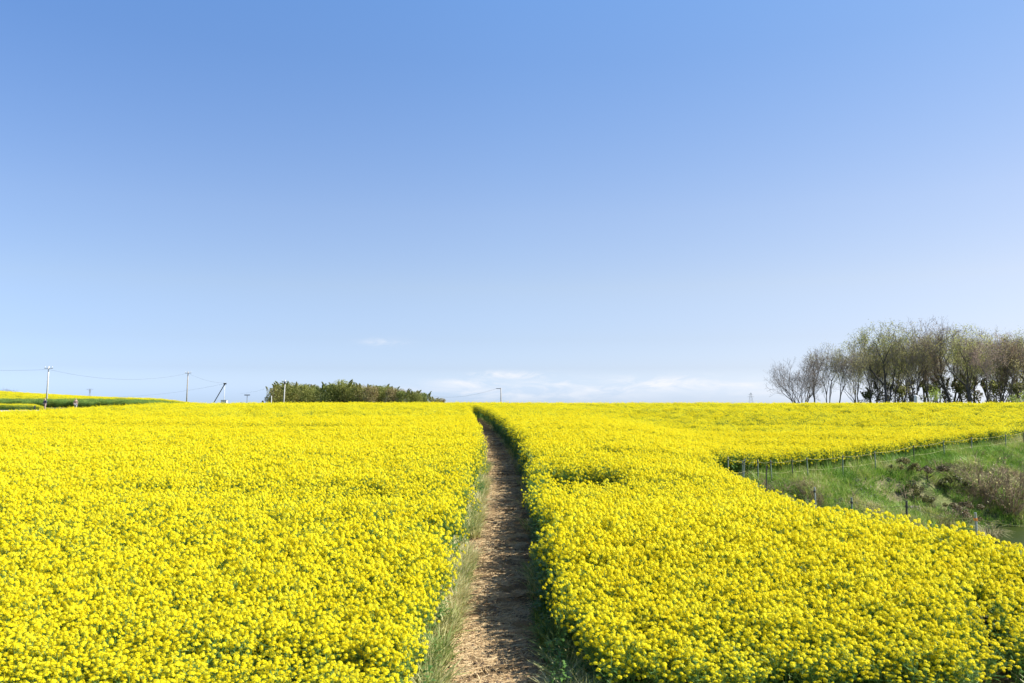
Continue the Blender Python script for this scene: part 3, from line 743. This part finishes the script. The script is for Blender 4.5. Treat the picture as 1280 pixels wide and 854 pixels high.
# ------------------------------------------------------------------ trees
def skeleton(r, H, levels, trunk, fan, up, nchild):
    segs = []      # (points, radii, level)
    def grow(p, d, L, rad, lv):
        n = 4 if lv < 2 else 3; pts = [p]; dd = d.copy(); e = p
        for i in range(n):
            dd = unit(dd + r.normal(0, .10 + .03 * lv, 3) + np.array((0, 0, up * (.05 + .02 * lv))))
            e = e + dd * L / n; pts.append(e)
        r1 = rad * (.62 if lv < levels else .3)
        segs.append((pts, list(np.linspace(rad, r1, n + 1)), lv))
        if lv >= levels: return
        k = nchild[min(lv, len(nchild) - 1)]; ph = r.random() * 6.28
        for i in range(k):
            t = 1.0 if i < 2 else r.uniform(.4, .95)
            b = pts[-1] if t == 1.0 else np.array(pts[0]) + (np.array(pts[-1]) - pts[0]) * t
            if t < 1.0: j = int(t * n); b = np.array(pts[j])
            a = np.array((1., 0, 0)) if abs(dd[0]) < .8 else np.array((0, 1., 0)); u = unit(np.cross(dd, a)); w = np.cross(dd, u)
            q = ph + i * 2.4 + r.uniform(-.4, .4); an = fan[min(lv, len(fan) - 1)] * r.uniform(.6, 1.3)
            nd = unit(dd * math.cos(an) + (u * math.cos(q) + w * math.sin(q)) * math.sin(an))
            grow(b, nd, L * r.uniform(.66, .86) if lv else L * r.uniform(.75, 1.1) * (H * .3 / trunk) , r1 * r.uniform(.72, .95), lv + 1)
    return segs, grow
def bare_tree(name, seed, H, stems, fan, leafcol, leafn, leafsize, trunk=.28, lv=5, spread0=.12, kids=(3, 3, 3, 2, 2)):
    r = np.random.default_rng(seed)
    segs, grow = skeleton(r, H, lv, H * trunk, fan, 1.15, kids)
    for s in range(stems):
        q = s * 6.28 / stems + r.random(); a = spread0 * r.uniform(.6, 1.3) * (1 if stems > 1 else .3)
        grow(np.array((math.cos(q) * .25, math.sin(q) * .25, -.2)) * (stems > 1), unit((math.cos(q) * a, math.sin(q) * a, 1)), H * trunk, H * .020 * (1 if stems == 1 else .75), 0)
    zmax = max(p[2] for s in segs for p in s[0]); k = H / zmax
    tr, cr = MB(), MB(); ends = []
    for pts, rad, l_ in segs:
        P = [np.asarray(p) * k for p in pts]
        if l_ <= 2: tr.tube(P, [max(x * k, .02) for x in rad], 6 if l_ == 0 else 4)
        else: cr.tube(P, [max(x * k, .015) for x in rad], 3, 0)
        if l_ >= lv - 1: ends.append(P)
    for P in ends:
        for i in range(2):
            b = P[r.integers(1, len(P))]; d = unit(r.normal(0, 1, 3) + np.array((0, 0, .6))) * r.uniform(.4, .9)
            cr.tube([b, b + d * .5 + r.normal(0, .04, 3), b + d], [.010, .008, .005], 3, 0)
    if leafn:
        for i in range(leafn):
            P = ends[r.integers(0, len(ends))]; c = P[r.integers(1, len(P))] + r.normal(0, .28, 3)
            u = unit(r.normal(0, 1, 3)) * leafsize * r.uniform(.6, 1.3); w = unit(np.cross(u, r.normal(0, 1, 3))) * leafsize * .5
            cr.face([c - u, c - w, c + u, c + w], 1)
    root = empty(name, (0, 0, 0)); tr.build('trunk', M['bark'], root); cr.build('crown', [M['twig'], leafcol], root)
    return root
L_olive = leafy('leaf_olive', [(0, (.31, .30, .11)), (1, (.50, .46, .20))], trans=.5)
L_green = leafy('leaf_fresh', [(0, (.27, .29, .08)), (1, (.44, .45, .15))], trans=.5)
L_brown = leafy('leaf_brown', [(0, (.22, .16, .10)), (1, (.34, .25, .17))], trans=.35)
L_pink = leafy('leaf_pink', [(0, (.30, .22, .17)), (1, (.44, .34, .27))], trans=.35)
L_bright = leafy('leaf_bright', [(0, (.22, .30, .05)), (1, (.34, .42, .09))], trans=.4)
FAN = (.40, .46, .55, .65, .75)
K4 = (3, 3, 3, 3, 2)
FAN = (.34, .42, .5, .6, .7)
TP = [bare_tree('bare_tree', 31, 12, 5, FAN, L_brown, 1500, .07, .20, 5, .42, K4),      # fanned, nearly leafless
      bare_tree('bare_tree', 32, 12, 1, FAN, L_brown, 1800, .07, .36, 5, .12, K4),
      bare_tree('bare_tree', 33, 12, 2, FAN, L_olive, 5200, .085, .36, 5, .10, K4),
      bare_tree('bare_tree', 34, 12, 1, (.42, .46, .5, .6, .7), L_green, 5200, .085, .34, 5, .12, K4),
      bare_tree('bare_tree', 35, 12, 1, FAN, L_pink, 4200, .085, .40, 5, .12, K4),
      bare_tree('bare_tree', 36, 12, 2, FAN, L_olive, 3600, .085, .38, 5, .09, K4),
      bare_tree('bare_tree', 37, 12, 1, (.42, .46, .5, .6, .7), L_brown, 4600, .085, .38, 5, .12, K4)]
_used = set()
def put_tree(proto, i, px, top, d, wid, label, group, H0=12.0, rz=None):
    o = proto if i not in _used else copy_tree(proto)
    _used.add(i)
    p = at(px, top, d); z = Ts(p[0], d) - .1; h = (p[2] - z) / H0
    o.location = (p[0], d, z); o.rotation_euler = (0, 0, random.random() * 6.28 if rz is None else rz); o.scale = (h * wid, h * wid, h)
    tag(o, label, 'tree', group); return o
ordn = ['first', 'second', 'third', 'fourth', 'fifth', 'sixth', 'seventh', 'eighth', 'ninth', 'tenth', 'eleventh', 'twelfth', 'thirteenth', 'fourteenth', 'fifteenth', 'sixteenth', 'seventeenth']
GR = 'budding trees of the grove on the crest'
front = [(0, 1002, 447, 124, 1.0, 'fan shaped leafless tree spreading low'), (1, 1018, 436, 128, .8, 'slim bare tree with greyish twigs'), (5, 1033, 428, 130, .8, 'slender bare tree with thin upright branches'),
         (1, 1047, 440, 127, .7, 'smaller bare tree with a narrow crown'), (5, 1068, 430, 126, .75, 'leaning bare tree with a few olive buds'),
         (2, 1090, 414, 131, .9, 'tall tree with a hazy olive top'), (3, 1107, 402, 128, 1.0, 'tallest rounded tree with yellow green buds'), (2, 1121, 404, 133, .9, 'broad budding tree with dense twigs'),
         (5, 1140, 410, 127, .85, 'tall tree with open grey branches'), (6, 1157, 424, 129, .8, 'brownish budding tree with a ragged top'), (1, 1186, 398, 131, .95, 'tall grey tree with bare upper branches'),
         (3, 1213, 406, 127, 1.0, 'olive leafed tree with a thick dark trunk'), (4, 1229, 422, 125, .8, 'pinkish budding tree in front of olive ones'), (2, 1246, 410, 131, .95, 'tall olive tree with crowded twigs'),
         (6, 1262, 424, 127, .9, 'reddish brown budding tree'), (4, 1281, 414, 129, .9, 'brown tree cut by the picture edge'), (3, 1304, 408, 130, 1.0, 'olive tree just past the picture edge')]
for j, (i, px, top, d, wd, lab) in enumerate(front):
    put_tree(TP[i], i, px, top, d, wd, '%s, %s tree from the grove\'s left end' % (lab, ordn[j]), GR)
for j in range(22):
    px = 1070 + j * 11.5 + random.uniform(-5, 5); i = (3, 6, 2, 5, 3, 4)[j % 6]
    put_tree(TP[i], i, px, random.uniform(415, 440) if px > 1085 else 445, 141 + random.uniform(0, 14), .85, 'budding tree deep in the grove, half hidden behind the front trunks', 'hidden trees inside the grove')

def bushy(name, seed, H, Wd, leafmats, n, ls, lobes=18, drooptips=13, z0=.05, barkm='barkdark'):
    r = np.random.default_rng(seed); cr, tr = MB(), MB()
    L = []
    for k in range(lobes):
        a = r.random() * 6.28; z = r.uniform(z0 + .1, .85); rr = Wd * .5 * (1 - .75 * max(0, z - .35)) * math.sqrt(r.random()) * .75
        L.append((np.array((math.cos(a) * rr, math.sin(a) * rr, z * H)), r.uniform(.13, .24) * H))
    for k in range(drooptips):                                  # feathery tips over the top and sides
        a = r.random() * 6.28; rr = Wd * .42 * math.sqrt(r.random()); b = np.array((math.cos(a) * rr, math.sin(a) * rr, H * r.uniform(.62, .85)))
        L.append((b, -H * r.uniform(.10, .19)))
        d = np.array((math.cos(a) * .5, math.sin(a) * .5, 1.0))
    w = np.array([abs(l[1]) ** 2 for l in L]); w /= w.sum(); ch = r.choice(len(L), n, p=w)
    for i in ch:
        c, rad = L[i]
        if rad > 0: p = c + unit(r.normal(0, 1, 3)) * rad * r.random() ** .35 * np.array((1, 1, .85))
        else:
            t = r.random(); a = math.atan2(c[1], c[0]); dr = np.array((math.cos(a) * .45, math.sin(a) * .45, 0))
            p = c + np.array((0, 0, 1)) * (-rad) * (t * 1.3 - .35 * t * t) + dr * (-rad) * t * t * 1.2 + r.normal(0, .10 * (1.2 - t), 3) * H * .16
        u = unit(r.normal(0, 1, 3) + np.array((0, 0, -.3))) * ls * r.uniform(.6, 1.3); s = unit(np.cross(u, r.normal(0, 1, 3))) * ls * .38
        cr.face([p - u, p - s, p + u, p + s], 0 if r.random() < .72 else 1)
    tr.tube([(0, 0, -.2), (.1, 0, H * .3), (0, .1, H * .6)], [.02 * H, .014 * H, .006 * H], 6)
    for c, rad in L[:lobes]: tr.tube([(0.05, 0, H * .22), np.array((0, 0, H * .22)) * .3 + c * .7, c], [.009 * H, .006 * H, .003 * H], 4)
    root = empty(name, (0, 0, 0)); tr.build('trunk', M[barkm], root); cr.build('crown', leafmats, root)
    return root
L_bam = leafy('bamboo_olive', [(0, (.22, .235, .05)), (1, (.38, .38, .11))], trans=.3)
L_bamg = leafy('bamboo_green', [(0, (.11, .15, .035)), (1, (.22, .27, .065))], trans=.3)
L_bamb = leafy('bamboo_brown', [(0, (.25, .20, .09)), (1, (.37, .29, .15))], trans=.3)
BP = [bushy('bamboo_clump', 51, 8, 6.5, [L_bam, L_bamb], 8500, .16), bushy('bamboo_clump', 52, 8, 6.0, [L_bamg, L_bam], 8500, .16), bushy('bamboo_clump', 53, 8, 6.5, [L_bam, L_bamg], 8500, .16), bushy('bamboo_clump', 54, 8, 6.0, [L_bamb, L_bam], 8000, .16)]
bam = [(345, 480, 0, 'first'), (357, 476, 2, 'second'), (370, 477, 0, 'third'), (383, 480, 2, 'fourth'), (396, 480, 1, 'fifth'), (409, 478, 1, 'sixth'), (428, 474, 2, 'seventh'), (441, 478, 1, 'eighth'), (453, 478, 0, 'ninth'),
       (466, 481, 3, 'tenth'), (479, 481, 2, 'eleventh'), (491, 483, 3, 'twelfth'), (504, 487, 1, 'thirteenth'), (517, 488, 2, 'fourteenth'), (530, 493, 1, 'fifteenth'), (543, 495, 0, 'sixteenth'), (551, 497, 3, 'seventeenth')]
tone = {0: 'olive', 1: 'dark green', 2: 'mid green', 3: 'brownish'}
_used = set()
for px, top, i, o_ in bam:
    put_tree(BP[i], i, px, top, 215 + random.uniform(-5, 5), .95 if top < 487 else 1.15, '%s feathery bamboo clump, %s from the left end of the far thicket' % (tone[i], o_), 'bamboo clumps of the far thicket', 8.0)
for j in range(14):
    i = j % 4; px = 350 + j * 14
    put_tree(BP[i], i, px, 479.5 + max(0, (px - 470) * .16), 226 + random.uniform(0, 5), 1.0, 'bamboo clump in the back row of the far thicket, behind the front clumps', 'bamboo clumps at the back of the thicket', 8.0)
# undergrowth between the grove's trunks and brambles on the pond bank
L_under = leafy('leaf_undergrowth', [(0, (.05, .06, .025)), (.6, (.14, .15, .05)), (1, (.24, .20, .10))], trans=.3)
UP = [bushy('undergrowth_bush', 63, 4, 5, [L_under, L_green], 1800, .15, 10, 10, .0), bushy('undergrowth_bush', 64, 4, 4.4, [L_under, L_brown], 1800, .15, 9, 10, .0)]
_used = set()
for j, (px, top) in enumerate(((1083, 488), (1103, 476), (1122, 480), (1140, 472), (1160, 478), (1180, 470), (1199, 474), (1217, 468), (1236, 474), (1254, 470), (1272, 476), (1292, 470))):
    o = put_tree(UP[j % 2], j % 2, px, top, 135 + random.uniform(-3, 8), .8, 'dark leafy bush among the trunks of the bare grove', 'bushes under the grove', 4.0); o['category'] = 'bush'
L_bram = leafy('leaf_bramble', [(0, (.045, .07, .022)), (.6, (.11, .10, .04)), (1, (.22, .17, .09))], trans=.2)
BB = [bushy('bramble', 65, 1, 2.6, [L_bram, L_bam], 1700, .055, 12, 0, .0), bushy('bramble', 66, 1, 3.2, [L_bram, L_brown], 1700, .055, 12, 0, .0)]
for j, (px, py, h, w_s, lb) in enumerate(((1133, 592, .75, 1.0, 'dark bramble clump highest on the pond bank, under the fence'), (1160, 603, .85, 1.1, 'broad brown bramble clump halfway up the pond bank'), (1190, 616, .8, 1.1, 'tangled bramble clump on the bank just left of the bare shrubs'),
                                     (1092, 585, .55, 1.0, 'small green bramble clump on the bank below the far fence posts'), (1140, 622, .6, 1.0, 'low dark bramble clump in the middle of the grassy bank'), (952, 577, .45, .8, 'little dark bramble clump at the narrow tip of the pond hollow'),
                                     (1163, 637, .6, 1.1, 'bramble clump low on the bank above the pond edge'), (1205, 648, .7, 1.2, 'dark bramble clump at the pond edge under the bare shrubs'))):
    o = BB[j % 2] if j < 2 else copy_tree(BB[j % 2]); x, d = ground_hit(px, py, 0, 24)
    o.location = (x, d, Ts(x, d) - .05); o.rotation_euler = (0, 0, j * 1.3); o.scale = (h * w_s, h * w_s, h); tag(o, lb, 'bramble', 'bramble clumps on the pond bank')
# sapling, far bush tops
_used = set()
sap = bushy('sapling', 61, 3, 1.2, [L_bright, L_bright], 420, .09, 5, 3, .25, 'bark')
put_tree(sap, 90, 1170, 485, 112, 1.0, 'small bright green sapling in front of the bare grove', None, 3.0)
gb = bushy('shrub', 62, 3, 3.6, [L_bright, L_green], 900, .12, 8, 4, .05)
o = put_tree(gb, 91, 1276, 487, 118, 1.0, 'bright green bush at the foot of the grove by the picture edge', None, 3.0); o['category'] = 'bush'
for k, (px, top) in enumerate(((3, 485.5), (12, 486.5))):
    b = bare_tree('bare_tree', 70 + k, 8, 3, FAN, L_brown, 200, .1, .2, 4, .3)
    put_tree(b, 95 + k, px, top, 215, 1.3, ('distant bare tree top showing over the second field, nearer the picture edge', 'distant bare tree top showing over the second field, right of its twin')[k], 'distant bare tree tops', 8.0)

# bare shrub over the pond
def shrub(px, py, h, seed, label, n=26):
    x, d = ground_hit(px, py, 0, 26); z = Ts(x, d); r = np.random.default_rng(seed); st, tw = MB(), MB()
    for i in range(n):
        a = r.random() * 6.28; p = np.array((math.cos(a), math.sin(a), 0)) * r.uniform(0, .35); dd = unit(np.array((math.cos(a) * r.uniform(.2, .9), math.sin(a) * r.uniform(.2, .9), 1))); L = h * r.uniform(.6, 1.1)
        pts = [p]; q = p; v = dd
        for s in range(5):
            v = unit(v + r.normal(0, .13, 3)); q = q + v * L / 5; pts.append(q)
        st.tube(pts, np.linspace(.022, .006, 6), 4)
        for s in range(16):
            j = r.integers(1, 6); v2 = unit(v + r.normal(0, .6, 3)); L2 = h * r.uniform(.12, .34)
            tw.tube([pts[j], pts[j] + v2 * L2 * .5, pts[j] + v2 * L2 + r.normal(0, .05, 3)], [.008, .006, .004], 3)
            if r.random() < .5:
                c = pts[j] + v2 * L2; u = r.normal(0, .03, 3); w = r.normal(0, .02, 3); tw.face([c - u, c - w, c + u, c + w], 1)
    root = empty('bare_shrub', (x, d, z)); tag(root, label, 'shrub')
    st.build('stem', M['shrubwood'], root); tw.build('twigs', [M['shrubwood'], L_olive], root)
shrub(1262, 644, 2.4, 81, 'large leafless grey shrub leaning over the pond water')
shrub(1228, 630, 1.9, 82, 'leafless brown shrub on the bank left of the large grey one')
def reed_tuft():
    x, d = at(1238, 668, 31)[:2]; m = MB(); r = np.random.default_rng(9)
    for i in range(160):
        a = r.random() * 6.28; rr = .3 * math.sqrt(r.random()); p = np.array((math.cos(a) * rr, math.sin(a) * rr, -.1)); e = np.array((math.cos(a) * r.uniform(.3, .95), math.sin(a) * r.uniform(.3, .95), r.uniform(.15, .62)))
        md = (p + e) / 2 + np.array((0, 0, .28)); s = np.array((-math.sin(a), math.cos(a), 0)) * .012
        m.face([p - s, p + s, md + s, md - s]); m.face([md - s, md + s, e + s * .2, e - s * .2])
    o = m.build('sedge_tuft', leafy('sedge', [(0, (.16, .20, .05)), (.5, (.34, .31, .14)), (1, (.50, .46, .32))])); o.location = (x, d, WATER_Z); tag(o, 'drooping pale sedge tuft standing in the pond water', 'plant')
reed_tuft()

# ------------------------------------------------------------------ poles, wires, pylons
def pole(name, px_b, px_t, top, d, rad, material, label, arm=0.0, insul=0, cat='utility pole', box=False):
    p = at(px_t, top, d); b = at(px_b, 505, d); z = Ts(b[0], d)
    root = empty(name, (b[0], d, z)); O = np.array((b[0], d, z)); tag(root, label, cat)
    t = np.array((p[0], d, p[2])) - O
    m = MB(); m.tube([(0, 0, -.3), t * .5, t], [rad, rad * .85, rad * .7], 10, 0, True); m.build('shaft', material, root, True)
    if arm:
        m = MB(); m.box(t + np.array((0, 0, -.35)), (arm, .10, .10)); m.build('crossarm', M['steel'], root)
    for k in range(insul):
        x = (-arm / 2 + .12) + (arm - .24) * k / max(1, insul - 1)
        m = MB(); q = t + np.array((x, 0, -.30)); m.tube([q, q + np.array((0, 0, .12)), q + np.array((0, 0, .14)), q + np.array((0, 0, .3))], [.03, .03, .07, .06], 8, 0, True); m.build('insulator', M['porcelain'], root)
    m = MB()
    for k in range(5):
        f = .25 + .12 * k; q = t * f; m.box(q + np.array(((-1) ** k * (rad + .06), 0, 0)), (.14, .02, .02))
    m.build('climbing_step', M['steel'], root)
    if box:
        m = MB(); m.tube([t + np.array((.0, -.35, -1.1)), t + np.array((0, -.35, -.45))], .24, 12, 0, True); m.build('transformer', M['dark'], root)
    return O + t
tA = pole('utility_pole', 58, 61, 458, 140, .15, M['concrete'], 'pale concrete utility pole nearest the left end, in front of the green crop', 1.5, 3)
tB = pole('utility_pole', 233, 235.2, 464.5, 175, .14, M['brownpole'], 'tall weathered utility pole at the right end of the second field', 1.4, 2)
tC = pole('utility_pole', 280, 281, 478, 190, .08, M['white'], 'slim white pole met at its top by a slanting dark beam', 0, 0)
tF = pole('utility_pole', 354, 356.5, 475, 205, .17, M['concrete'], 'pale pole with a dark transformer standing before the bamboo thicket', 1.8, 3, box=True)
tG = pole('utility_pole', 626.5, 626, 485, 165, .13, M['brownpole'], 'lone grey pole with a short arm just right of the path top', 0, 0)
a_ = MB(); a_.box(tG + np.array((-.45, 0, -.15)), (1.0, .12, .12)); a_.v = [(v[0] - tG[0], v[1] - tG[1], v[2] - tG[2]) for v in a_.v]
o = a_.build('crossarm', M['dark']); par = [q for q in C.objects if q.get('label', '').startswith('lone grey pole')][0]; o.parent = par; o.location = Vector(tG) - par.location
def strut():
    a = at(265, 508, 190); b = at(281, 480, 190); a[2] = Ts(a[0], 190)
    sl = (b[0] - at(266, 505, 190)[0]) / (b[2] - at(266, 505, 190)[2]); a[0] = b[0] - sl * (b[2] - a[2])
    root = empty('slanting_strut', tuple(a)); tag(root, 'dark slanting brace beam leaning against the slim white pole', 'brace')
    m = MB(); m.tube([(0, 0, -.2), b - a], .11, 8, 0, True); m.build('beam', M['dark'], root)
    m = MB(); m.box(b - a + np.array((.05, 0, .05)), (.6, .4, .38), 0); m.build('head_bracket', M['dark'], root)
strut()
def cab():
    p = at(280.3, 500.5, 186); z = Ts(p[0], 186); root = empty('equipment_cabinet', (p[0], 186, z)); tag(root, 'small white cabinet at the foot of the slim white pole', 'cabinet'); h = p[2] - z
    m = MB(); m.box((0, 0, h / 2), (1.3, .8, h)); m.build('body', M['white'], root)
    m = MB(); m.box((0, 0, h + .04), (1.42, .92, .08)); m.build('lid', M['steel'], root)
cab()
def lamp():
    p = at(309, 493.8, 200); z = Ts(p[0], 200); root = empty('street_lamp', (p[0], 200, z)); tag(root, 'thin lamp post with a wide dark double head beyond the crest', 'lamp'); h = p[2] - z
    m = MB(); m.tube([(0, 0, -.2), (0, 0, h)], [.10, .07], 8, 0, True); m.build('post', M['steel'], root)
    for s in (-1, 1):
        m = MB(); m.box((s * .36, 0, h - .02), (.62, .3, .22)); m.build('lamp_head', M['dark'], root)
lamp()
def stub(px, top, d, w, material, name, label, cat, rounded=True):
    p = at(px, top, d); z = Ts(p[0], d); root = empty(name, (p[0], d, z)); tag(root, label, cat); h = p[2] - z
    m = MB(); m.tube([(0, 0, -.2), (0, 0, h - w * .5)], w / 2, 10, 0, True); m.build('shaft', material, root)
    m = MB(); m.tube([(0, 0, h - w * .5), (0, 0, h - w * .2), (0, 0, h)], [w * .56, w * .5, w * .2], 10, 0, True); m.build('cap', material, root)
stub(1144.8, 494, 113, 0.48, M['white'], 'marker_post', 'thick pale round topped post in front of the bare grove', 'post')
stub(339.3, 495, 203, .22, M['white'], 'marker_post', 'short white post at the left end of the bamboo thicket', 'post')
stub(43.3, 507, 113, .16, M['dark'], 'marker_post', 'short dark post left of the pale concrete pole', 'post')
stub(328.5, 500.8, 200, .5, M['dark'], 'marker_post', 'squat dark post between the lamp post and bamboo thicket', 'post')
stub(301.5, 502.6, 195, .35, M['dark'], 'marker_post', 'low dark post just left of the lamp post', 'post')
stub(26.0, 510.5, 106, .12, M['brownpole'], 'marker_post', 'very low brown stake beside the farm track', 'stake') if False else None

def wire(a, b, sag, r, label):
    a, b = np.asarray(a), np.asarray(b); m = MB(); pts = [a * (1 - t) + b * t - np.array((0, 0, sag * 4 * t * (1 - t))) for t in np.linspace(0, 1, 17)]
    O = pts[0]; m.tube([p - O for p in pts], r, 4); o = m.build('overhead_wire', M['wire'], None); o.location = tuple(O); tag(o, label, 'wire', 'overhead wires at the left')
z_ = np.array((0, 0, -.55))
L0 = at(-60, 460.5, 132)
wire(L0, tA + z_, .25, .013, 'overhead wire reaching the pale concrete pole from the left')
wire(tA + z_, tB + z_ * .7, 1.55, .013, 'long sagging wire between the pale concrete pole and weathered pole')
wire(tB + z_ * .7, tC + z_ * .3, .5, .012, 'wire sloping down from the weathered pole to the slim white pole')
wire(at(110, 496.5, 205), tC + z_ * .6, 1.0, .011, 'lower wire running left from the slim white pole over the second field')
wire(tF + z_ * .6, at(300, 492, 212), .6, .010, 'faint wire running left from the transformer pole')
wire(tG + np.array((-.9, 0, -.15)), at(540, 495, 205), .9, .013, 'faint wire from the lone grey pole toward the bamboo thicket')
def pylon(px, top, d, w, label, arms):
    p = at(px, top, d); z = Ts(p[0], d); h = p[2] - z; root = empty('pylon', (p[0], d, z)); tag(root, label, 'pylon', 'far lattice pylons'); m = MB(); n = 7; r = .00008 * d
    lv = [(w * (1 - .85 * t) / 2, h * t) for t in np.linspace(0, 1, n)]
    for i in range(n - 1):
        (a, za), (b, zb) = lv[i], lv[i + 1]; ca = [(-a, -a, za), (a, -a, za), (a, a, za), (-a, a, za)]; cb = [(-b, -b, zb), (b, -b, zb), (b, b, zb), (-b, b, zb)]
        for k in range(4): m.tube([ca[k], cb[k]], r, 4); m.tube([ca[k], cb[(k + 1) % 4]], r * .6, 3); m.tube([ca[(k + 1) % 4], cb[k]], r * .6, 3)
    m.build('lattice_tower', M['steel'], root)
    for f, l in arms:
        m = MB(); m.tube([(-l / 2, 0, h * f), (0, 0, h * f + l * .12), (l / 2, 0, h * f)], r, 4); m.tube([(-l / 2, 0, h * f), (l / 2, 0, h * f)], r, 4); m.build('crossarm', M['steel'], root)
pylon(938.5, 491, 800, 6, 'tiny lattice pylon on the skyline left of the bare grove', ((.9, 5), (.78, 7)))
pylon(112.5, 486.3, 700, 3.5, 'tiny flat topped lattice pylon behind the second field', ((.985, 6), (.94, 3)))

# ------------------------------------------------------------------ people on the track
def skin_mesh(name, verts, edges, radii, material, parent, sub=2):
    me = bpy.data.meshes.new(name); me.from_pydata(verts, edges, []); me.materials.append(material)
    o = bpy.data.objects.new(name, me); C.objects.link(o); o.parent = parent
    md = o.modifiers.new('skin', 'SKIN'); md.use_smooth_shade = True
    for i, r_ in enumerate(radii):
        s = me.skin_vertices[0].data[i]; s.radius = r_ if isinstance(r_, tuple) else (r_, r_); s.use_root = (i == 0)
    sb = o.modifiers.new('sub', 'SUBSURF'); sb.levels = sub; sb.render_levels = sub
    return o
def person(px, head_y, d, rz, shirt, trouser, label, stride=.12):
    p = at(px, head_y, d); z = Ts(p[0], d); k = 1.0
    root = empty('person', (p[0], d, z), rz); tag(root, label, 'person', None); s = stride
    H = [(0, 0, .95), (0, 0, 1.15), (0, 0, 1.38), (0, 0, 1.47), (0, -.02, 1.60), (0, -.02, 1.68),
         (.18, 0, 1.36), (.24, .03, 1.10), (.22, -.10, .88), (.21, -.15, .80), (-.18, 0, 1.36), (-.25, -.02, 1.10), (-.23, -.14, .90), (-.22, -.19, .82),
         (.10, 0, .88), (.11, -s * .6, .48), (.11, -s, .08), (.11, -s - .14, .03), (-.10, 0, .88), (-.11, s * .4, .48), (-.11, s, .08), (-.11, s - .14, .03)]
    E = [(0, 1), (1, 2), (2, 3), (3, 4), (4, 5), (2, 6), (6, 7), (7, 8), (8, 9), (2, 10), (10, 11), (11, 12), (12, 13), (0, 14), (14, 15), (15, 16), (16, 17), (0, 18), (18, 19), (19, 20), (20, 21)]
    Rr = [(.14, .10), (.14, .10), (.15, .10), .05, .095, .07, .055, .042, .034, .03, .055, .042, .034, .03, .075, .05, .038, .032, .075, .05, .038, .032]
    skin_mesh('body', H, E, Rr, M['skin'], root)
    V = [(0, 0, .92), (0, 0, 1.15), (0, 0, 1.38), (.18, 0, 1.36), (.24, .03, 1.10), (.225, -.08, .93), (-.18, 0, 1.36), (-.25, -.02, 1.10), (-.235, -.12, .95)]
    skin_mesh('jacket', V, [(0, 1), (1, 2), (2, 3), (3, 4), (4, 5), (2, 6), (6, 7), (7, 8)], [(.17, .125), (.165, .12), (.165, .115), .075, .06, .05, .075, .06, .05], shirt, root)
    V = [(0, 0, .95), (.10, 0, .86), (.11, -s * .6, .48), (.11, -s, .12), (-.10, 0, .86), (-.11, s * .4, .48), (-.11, s, .12)]
    skin_mesh('trousers', V, [(0, 1), (1, 2), (2, 3), (0, 4), (4, 5), (5, 6)], [(.155, .115), .095, .068, .058, .095, .068, .058], trouser, root)
    skin_mesh('hair', [(0, .02, 1.60), (0, .0, 1.70)], [(0, 1)], [.10, .085], M['hair'], root)
person(95, 497.5, 113, R(20), plain('jacket_brown', (.26, .19, .16), .8), plain('trouser_grey', (.42, .42, .44), .8), 'person in a brownish jacket and grey trousers walking on the track', .16)
person(56.6, 497.5, 113, R(-20), plain('jacket_navy', (.06, .06, .10), .8), plain('trouser_pink', (.42, .30, .28), .8), 'person in a dark jacket standing at the pale concrete pole', .06)
